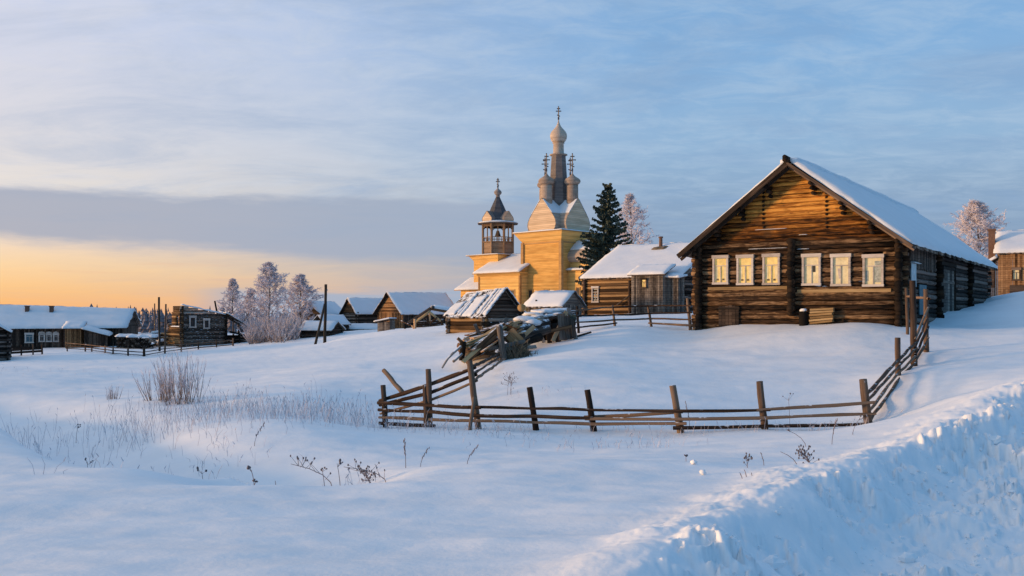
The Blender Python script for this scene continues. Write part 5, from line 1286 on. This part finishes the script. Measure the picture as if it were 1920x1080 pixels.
# ------------------------------------------------------------------ trees
def frost_tree(name, label, base, H, R_, seed, crown0=.22, nb=46, mat='frost_twig', trunk_r=.16, barkm='bark_dark', group=None, droop=.5, cat='tree', twig=.028, lean=0, dens=1.0):
    rg = random.Random(seed); root = thing(name, label, cat, base, 0, group)
    tr = MB(); pts_ = []; x = y = 0
    for i in range(9):
        t = i/8; pts_.append(Vector((x+lean*t*t, y, -.4+(H*.97+.4)*t))); x += rg.uniform(-.02, .02)*H*.5; y += rg.uniform(-.02, .02)*H*.5
    tr.path(pts_, [trunk_r*(1-.93*i/8)*(1.25 if i == 0 else 1) for i in range(9)], 8)
    br = MB(); tw = MB()
    def along(t): f = t*8; i = min(7, int(f)); return pts_[i].lerp(pts_[i+1], f-i)
    for b in range(nb):
        t = crown0+(1-crown0)*((b+rg.random())/nb)**.9; p = along(min(.995, t)); u = (t-crown0)/(1-crown0)
        prof = (math.sin(math.pi*min(1, .18+.82*u)**.75)+.10)*rg.uniform(.65, 1.15)
        L = R_*prof*1.05; an = b*2.4+rg.uniform(-.5, .5); up = .75+.75*u+rg.uniform(-.2, .25)
        d = Vector((math.cos(an), math.sin(an), up)).normalized(); q = [p]; cur = p.copy(); n = 5
        for i in range(n):
            dd = (d+Vector((rg.uniform(-.18, .18), rg.uniform(-.18, .18), -.13*i*droop))).normalized(); cur = cur+dd*(L*1.25/n); q.append(cur.copy())
        r0 = trunk_r*.34*(1-.6*u); br.path(q, [r0*(1-.85*i/n) for i in range(n+1)], 4)
        for s_ in range(int(12*dens)):
            f = rg.uniform(.25, 1)*n; i = min(n-1, int(f)); a = q[i].lerp(q[i+1], f-i)
            sd = (Vector((rg.gauss(0, 1), rg.gauss(0, 1), rg.gauss(.25, .6))).normalized()*.8+d*.6).normalized(); l2 = L*rg.uniform(.22, .45)+.15; c1 = a+sd*l2*.5; c2 = a+sd*l2+Vector((0, 0, -.12*l2*droop))
            tw.path([a, c1, c2], [twig*1.15, twig*.9, twig*.45], 3)
            for k in range(int(11*dens)):
                a2 = a.lerp(c2, rg.uniform(.15, 1)); d2 = (sd*.5+Vector((rg.gauss(0, .8), rg.gauss(0, .8), rg.gauss(-.25*droop, .55)))).normalized(); l3 = rg.uniform(.12, .32)*R_*.45+.1
                tw.path([a2, a2+d2*l3*.6, a2+d2*l3+Vector((0, 0, -.18*l3*droop))], [twig*.8, twig*.65, twig*.25], 3)
    tr.build('trunk', barkm, root, True); br.build('limbs', 'frost_limb', root, True); tw.build('crown', mat, root)
    return root
def shrub(name, label, base, H, R_, seed, n=60, mat='willow_stem', r=.018, cat='bush', side=5, group=None, open_=.5, stems=5, tip=None):
    rg = random.Random(seed); root = thing(name, label, cat, base, 0, group); st = MB(); tw = MB()
    feet = [Vector((rg.gauss(0, .28)*R_, rg.gauss(0, .25)*R_, -.1)) for _ in range(stems)]
    for i in range(n):
        f = feet[i % stems]+Vector((rg.gauss(0, .05), rg.gauss(0, .05), 0))
        an = rg.uniform(0, 6.283); sp = rg.random()**.7*open_
        d = Vector((math.cos(an)*sp+f.x*.35/max(.3, R_), math.sin(an)*sp, 1)).normalized(); h = H*rg.uniform(.5, 1)*(1-.25*sp)
        q = [f]; cur = f.copy()
        for k in range(5): cur = cur+(d+Vector((rg.uniform(-.07, .07), rg.uniform(-.07, .07), .03*k))).normalized()*(h/5); q.append(cur.copy())
        rr = r*rg.uniform(.6, 1.3); st.path(q, [rr*(1-.8*k/5) for k in range(6)], 4)
        for k in range(side):
            t = rg.uniform(.3, 1)*5; j = min(4, int(t)); a = q[j].lerp(q[j+1], t-j); d2 = (d+Vector((rg.uniform(-.5, .5), rg.uniform(-.5, .5), .2))).normalized(); l = h*rg.uniform(.10, .28)
            tw.path([a, a+d2*l*.6, a+d2*l+Vector((0, 0, .02))], [rr*.55, rr*.42, rr*.15], 3)
    st.build('stems', mat, root, True); tw.build('twigs', tip or mat, root)
    return root
def tb(px, py, Y): p = at(px, py, Y); return Vector((p.x, p.y, gz(p.x, p.y)-.05))
def theight(py, Y, base): return (HY-py)/F*Y-base.z
def T(label, px, top, Y, wpx, seed, **k):
    b = tb(px, 0, Y); return frost_tree('frosted_birch', label, b, theight(top, Y, b), wpx/2/F*Y, seed, **k)
gt = 'frosted trees in the village'
T('slim frosted birch just right of the ruined house', 438, 523, 135, 40, 3, group=gt, nb=34, crown0=.25, twig=.034)
T('tallest frosted birch of the clump beside the utility pole', 507, 492, 113, 66, 4, group=gt, nb=50, crown0=.15, twig=.030)
T('rounded frosted birch right of the tallest one in the clump', 561, 516, 124, 62, 5, group=gt, nb=44, crown0=.2, twig=.034)
T('low frosted birch at the left of the clump', 470, 543, 117, 48, 6, group=gt, nb=34, crown0=.12, twig=.030)
T('frosted birch showing above the hut, behind the dark spruce', 1188, 362, 104, 68, 7, nb=46, crown0=.30, twig=.030, trunk_r=.2, dens=.9)
T('pinkish frosted birch behind the roof of the log house', 1838, 378, 92, 84, 8, nb=52, crown0=.25, twig=.026, trunk_r=.2, lean=-.3, dens=1.1)
for i, (px, Y, h, w, lab) in enumerate([(478, 108, 3.2, 2.3, 'dense grey frosted bush left in the clump of trees'), (520, 106, 3.9, 2.4, 'broad frosted bush below the tallest birch'), (548, 109, 3.0, 1.8, 'frosted bush at the right end of the clump'), (500, 111, 3.8, 2.2, 'tall frosted bush between the two largest bushes')]):
    shrub('frosted_bush', lab, tb(px, 0, Y), h, w, 70+i, 90, 'frost_limb', .030, 'bush', 20, gt, .85, 9, tip='frost_shrub')
shrub('willow_bush', 'large bare willow bush with many upright stems on the left slope', tb(352, 0, 27.2), 1.75, .95, 81, 60, 'willow_stem', .011, side=8, open_=.36, stems=9, tip='frost_twig')
shrub('willow_bush', 'thinner frosted willow bush left of the large one', tb(306, 0, 27.8), 1.15, .55, 82, 60, 'willow_stem', .010, side=7, open_=.26, stems=6, tip='frost_twig')
shrub('willow_bush', 'tiny willow tuft standing alone on the left meadow', tb(211, 0, 29), .60, .18, 83, 22, 'willow_stem', .009, side=4, open_=.3, stems=3, tip='frost_twig')

def spruce():
    rg = random.Random(9); b = tb(1138, 0, 93); H = theight(344, 93, b); R_ = 4.1; root = thing('spruce_tree', 'tall dark green spruce between the church and the hut', 'tree', b)
    m = MB(); m.log((0, 0, -.3), (.1, 0, H*.99), .26, .02, 8, 6, .02); m.build('trunk', 'bark_dark', root, True)
    nd = MB(); sn = MB()
    z = .9
    while z < H-.15:
        u = z/H; L = min(2.4, R_*(1-u)**.82)*rg.uniform(.9, 1.12)+.10; k = max(6, int(13*(1-u)+6))
        for i in range(k):
            an = rg.uniform(0, 6.283); l = L*rg.uniform(.55, 1.2); rise = rg.uniform(-.12, .14)+.12-.40*(1-u)+.5*u; n = max(3, int(l/.16))
            d = Vector((math.cos(an), math.sin(an), 0)); sdv = Vector((-d.y, d.x, 0)); p = Vector((0, 0, z+rg.uniform(-.20, .20)))
            for j in range(n+1):
                t = j/n; c = p+d*(l*t)+Vector((0, 0, rise*l*t*.55+.16*l*t*t*(1 if t > .6 else .2)-.10*l*t))
                w = (.46*(1-t)**.6+.10)*min(.9, .3+l*.4)
                for q in range(4):
                    a_ = c+sdv*rg.uniform(-w, w)*.6+Vector((0, 0, rg.uniform(-.07, .07))); e = (d*rg.uniform(.4, 1)+sdv*rg.uniform(-.9, .9)+Vector((0, 0, rg.uniform(-.55, .15)))).normalized()*rg.uniform(.20, .36); s_ = e.cross(Vector((0, 0, 1))).normalized()*rg.uniform(.05, .10)
                    nd.face([a_-s_, a_+e*.6-s_*.7, a_+e, a_+e*.6+s_*.7], [(0, 0)]*4, rg.random())
                    nd.face([a_+Vector((0, 0, .05)), a_+e*.8+Vector((0, 0, .05)), a_+e*.75-Vector((0, 0, .12)), a_-Vector((0, 0, .12))], [(0, 0)]*4, rg.random())
        z += .34+.30*(1-u)
    nd.build('crown', 'spruce_needle', root)
spruce()

# far-off wood along the horizon
def forest():
    rg = random.Random(12); m = MB()
    for i in range(1150):
        a = rg.uniform(-1.0, .75); Y = rg.uniform(430, 640) if a > -.43 or a < -.35 else rg.uniform(400, 600)
        x = Y*math.tan(a); z = gz(x, Y); top = rg.uniform(-3.0, 1.0)+rg.random()**4*4.5
        if -.44 < a < -.34: top = top+1.5
        h = max(5, top-z); con = rg.random() < .6; n = 6; r = h*(.13 if con else .2)*rg.uniform(.8, 1.2); k = 6
        for j in range(k):
            z0 = z+h*(.08+.92*j/k); z1 = z+h*(.08+.92*(j+1.5)/k); rr = r*(1-j/k)**(.9 if con else .45)*rg.uniform(.8, 1.15)+.15
            ox, oy = rg.uniform(-.3, .3), rg.uniform(-.3, .3); i0 = len(m.v)
            for q in range(n): an = 6.283*q/n+rg.random(); f = rr*rg.uniform(.6, 1.25); m.v.append((x+ox+f*math.cos(an), Y+oy+f*math.sin(an), z0+rg.uniform(-.4, .2)))
            m.v.append((x+ox, Y+oy, min(z1, z+h)+.1))
            for q in range(n): m.f.append((i0+q, i0+(q+1) % n, i0+n)); m.uv.extend([(0, 0)]*3); m.r.append(rg.random())
    o = m.build('forest', 'far_tree'); o['kind'] = 'stuff'; o['label'] = 'dark far off wood along the horizon'
forest()

# ------------------------------------------------------------------ dry weeds poking out of the snow
def weed(label, px, Y, h, seed, style='umbel', lean=(0, 0), name='dry_weed', group=None, n=1, spread=.1, r=.0065):
    rg = random.Random(seed); b = gat(px, 0, Y); root = thing(name, label, 'weed', b, 0, group)
    st = MB(); hd = MB()
    for i in range(n):
        f = Vector((rg.uniform(-spread, spread), rg.uniform(-spread, spread), -.05)); hh = h*rg.uniform(.7, 1.05) if n > 1 else h
        lx = lean[0]+rg.uniform(-.12, .12); ly = lean[1]+rg.uniform(-.12, .12); q = [f+Vector((lx*hh*t*t, ly*hh*t*t, hh*t*(1-.25*abs(lx)*t))) for t in (0, .25, .5, .75, 1)]
        st.path(q, [r, r*.9, r*.8, r*.7, r*.5], 4)
        tip = q[-1]
        if style == 'umbel':
            for k in range(rg.randint(3, 5)):
                e = tip+Vector((rg.uniform(-.12, .12), rg.uniform(-.08, .08), rg.uniform(-.04, .10)))*min(1, h*1.3); st.path([q[3].lerp(tip, .6), e], [r*.5, r*.35], 3)
                q_ = .019*rg.uniform(.6, 1.2); hd.blob(e, q_, q_, q_*rg.uniform(.7, 1.4), rg.randrange(99), 6, 4, .3); hd.build('seed_head', 'weed_head', root, True); hd = MB()
        elif style == 'spike':
            for k in range(9): e = q[2].lerp(tip, k/8); k_ = min(1, h*2); st.blob(e+Vector((rg.uniform(-.015, .015)*k_, 0, 0)), .009*k_, .009*k_, .026*k_, rg.randrange(99), 5, 4, .3)
        elif style == 'branchy':
            for k in range(12):
                a = q[rg.choice((1, 2, 3))].lerp(tip, rg.random()*.7); e = a+Vector((rg.uniform(-.22, .22), rg.uniform(-.15, .15), rg.uniform(.0, .22)))*min(1, h*1.4); st.path([a, e], [r*.6, r*.3], 3); hd.blob(e, .011, .011, .017, rg.randrange(99), 5, 4, .3); hd.build('seed_head', 'weed_head', root); hd = MB()
    so_ = st.build('stem', 'weed_stem', root)
    if hd.v: hd.build('seed_head', 'weed_head', root, True)
W_ = 'dry weeds standing in the snow'
for a in [('two headed dry weed at the left of the pair below the rail fence', 618, 12.6, .50, 1, 'umbel', (-.15, 0)), ('straight dry weed at the right of the pair below the rail fence', 624, 12.4, .52, 2, 'umbel', (.03, 0)),
          ('fallen dry twig lying below the pair of tall weeds', 632, 12.0, .5, 3, 'branchy', (-1.1, 0)), ('curved dry stalk bending right, in the middle of the snowfield', 735, 12.6, .42, 4, 'branchy', (-1.4, 0)),
          ('spray of thin frosted stalks between the weed pair and the curved stalk', 690, 13.2, .34, 5, 'branchy', (-.4, 0)),
          ('single dark weed leaning left at the rim of the blue hollow', 467, 12.3, .34, 6, 'umbel', (-.12, 0)), ('short forked weed right of the leaning one at the hollow', 481, 12.2, .20, 7, 'umbel', (.25, 0)),
          ('leafless bare stick in the blue hollow', 522, 12.2, .16, 8, 'plain', (0, 0)), ('slanting dark weed with seed spikes on the slope', 478, 18.0, .55, 9, 'spike', (.45, 0)),
          ('knobbed weed standing on the stream bank', 164, 17.2, .62, 10, 'umbel', (0, 0)), ('weed with a round head leaning left over the stream', 188, 16.0, .42, 11, 'umbel', (-.25, 0)),
          ('second round headed weed leaning over the stream', 213, 16.0, .38, 12, 'umbel', (-.4, 0)), ('low branching weed at the end of the stream', 288, 15.0, .30, 13, 'branchy', (.3, 0)),
          ('hooked dry stalk drooping left beyond the stream', 388, 14.8, .35, 14, 'branchy', (-.9, 0)), ('upright pale weed behind the hooked stalk', 376, 15.8, .55, 15, 'umbel', (-.1, 0)),
          ('dotted weed spike right of the hooked stalk', 420, 15.0, .42, 16, 'spike', (0, 0)), ('thin weed far left on the rim of the stream', 140, 23, .5, 17, 'umbel', (0, 0)),
          ('thin single stalk in the snow below the fence corner post', 768, 14.2, .50, 18, 'spike', (0, 0)), ('slender leaning stalk right of the thin single one', 783, 14.3, .38, 19, 'spike', (.35, 0)), ('frosted stalk leaning right below the curved post', 865, 13.8, .38, 20, 'spike', (.4, 0)),
          ('tall thin weed standing behind the fence near its right end', 1487, 21.9, .75, 21, 'umbel', (-.05, .1)), ('weed sprouting just behind the leaning fence post', 1285, 21.8, .70, 22, 'spike', (0, .1)),
          ('straight thin stalk below the right corner post', 1554, 16.0, .52, 23, 'spike', (.05, 0)), ('weed of scattered dots left of the road bank', 1398, 12.6, .22, 24, 'branchy', (.05, 0)),
          ('brown curled leaf stalk near the road bank', 1439, 12.9, .24, 25, 'spike', (-.3, 0)), ('bent brown weed clump on the edge of the road bank', 1512, 12.6, .36, 26, 'branchy', (-.55, 0)),
          ('dark leaning straw left of the bent brown clump', 1494, 12.6, .32, 27, 'plain', (-.9, 0)), ('short pair of stems below the dotted weed', 1401, 11.4, .14, 28, 'spike', (-.2, 0)), ('fine weed leaning left above the road bank', 1510, 16.0, .45, 29, 'umbel', (-.9, 0)),
          ('small blue grey weed right of the straight thin stalk', 1596, 17.2, .40, 30, 'umbel', (.5, 0)), ('small dark weed standing alone in the snow right of centre', 1297, 13.4, .14, 31, 'umbel', (0, 0)),
          ('tuft of dry twigs inside the yard near the left fence', 957, 27.5, .75, 32, 'branchy', (0, 0))]:
    weed(*a[:7], group=W_, n=3 if a[4] in (5, 32, 26, 28) else 1)
# fine frosted grass
def grass():
    rg = random.Random(77); m = MB()
    patches = [(a_, b_, c_*1.15, d_, int(e_*.6)) for a_, b_, c_, d_, e_ in [(330, 24, 3.6, 3.2, 620), (290, 22.0, 1.8, 2.2, 220), (430, 22, 2.2, 2.4, 260), (520, 23.5, 1.9, 2.0, 330), (620, 24.5, 1.6, 1.6, 300), (560, 21, 1.6, 1.5, 110), (250, 16.5, 1.3, 1.2, 30), (370, 17.5, 1.4, 1.4, 110), (690, 22.5, .9, .8, 60),
               (1210, 18.2, .9, .5, 60), (820, 21, 1.4, .5, 70), (930, 20, 1.2, .4, 60), (1060, 18.5, 1.1, .5, 40), (690, 13.4, .35, .3, 26), (80, 26, 2.5, 2, 40), (150, 40, 4, 3, 60), (1560, 20.9, 1.0, .25, 70), (1340, 20.9, 2.2, .25, 90), (1050, 21.8, 2.6, .25, 120), (845, 22.2, 1.2, .3, 80), (720, 22.8, .8, .4, 50), (280, 14, .8, .3, 24), (85, 12.6, .3, .2, 8), (1000, 27, 1.2, .8, 26)]]
    for (px, Y, sx, sy, n) in patches:
        cx = (px-HX)/F*Y; xs = [cx+rg.gauss(0, sx*.6) for _ in range(n)]; ys = [Y+rg.gauss(0, sy*.6) for _ in range(n)]; zs = height(np.array(xs), np.array(ys))
        big = .55 if 20.95 < Y < 30 and px < 700 else .28
        for x, y, z in zip(xs, ys, zs):
            h = big*rg.uniform(.35, 1.15); d = Vector((rg.uniform(-.35, .35), rg.uniform(-.2, .2), 1)); b = Vector((x, y, z-.03)); t = b+d*h+Vector((rg.uniform(-.08, .08), 0, -.03)); r = .0042
            m.path([b, b+d*h*.55, t], [r, r*.9, r*.45], 3)
            if rg.random() < .35: m.path([t, t+Vector((rg.uniform(-.05, .05), 0, .06))], [.010, .004], 3)
    o = m.build('dry_grass', 'grass_frost'); o['kind'] = 'stuff'; o['label'] = 'thin frosted dry grass sticking out of the snow'
grass()
# lumps of ploughed snow along the road
def clods():
    rg = random.Random(31); m = MB(); sel = []
    for i in range(1500):
        k = rg.random()**1.2*7; j = min(len(CREST)-2, 1+int(k)); t = rg.random(); a, b = CREST[j], CREST[j+1]; dx, dy = b[0]-a[0], b[1]-a[1]; L = math.hypot(dx, dy)
        o_ = abs(rg.gauss(0, 1.6))+.15; sel.append((a[0]+dx*t+dy/L*o_, a[1]+dy*t-dx/L*o_, rg.random()**4))
    zs = height(np.array([s[0] for s in sel]), np.array([s[1] for s in sel]))
    for (x, y, q), z in zip(sel, zs):
        if math.hypot(x, y) < 6.8 or y > 26: continue
        r = .012+.035*q; m.blob((x, y, z), r, r*rg.uniform(.6, 1.4), r*rg.uniform(.5, .9), rg.randrange(9999), 6, 4, .4)
    o = m.build('snow_clods', 'snow', None); o['kind'] = 'stuff'; o['label'] = 'loose clods of ploughed snow along the road bank'
    for i, (px, py, Y, r) in enumerate([(1450, 1045, 7.6, .11), (1570, 1060, 7.4, .14), (1590, 962, 9.6, .14), (1760, 910, 11.0, .10), (1870, 808, 15, .16), (1765, 830, 13.6, .11), (1700, 1000, 9, .10)]):
        b = gat(px, py, Y); m = MB(); m.blob((0, 0, r*.12), r, r*.75, r*.6, i+3, 7, 5, .34); c = m.build('snow_chunk', 'snow', None); c.location = b; c.rotation_euler = (0, 0, i)
        tag(c, 'larger chunk of snow lying on the ploughed road bank', 'snow chunk', 'snow chunks on the road bank')
    for i, (px, Y) in enumerate([(1301, 12.9), (1318, 12.0)]):
        b = gat(px, 0, Y); m = MB(); m.blob((0, 0, .03), .045, .04, .035, i+3, 7, 5, .3); c = m.build('snow_ball', 'snow', None, True); c.location = b; tag(c, ['small snow lump in smooth snow beside a dark weed', 'snow lump nearer the road than its twin'][i], 'snow chunk', 'snow lumps in the smooth snow')
clods()
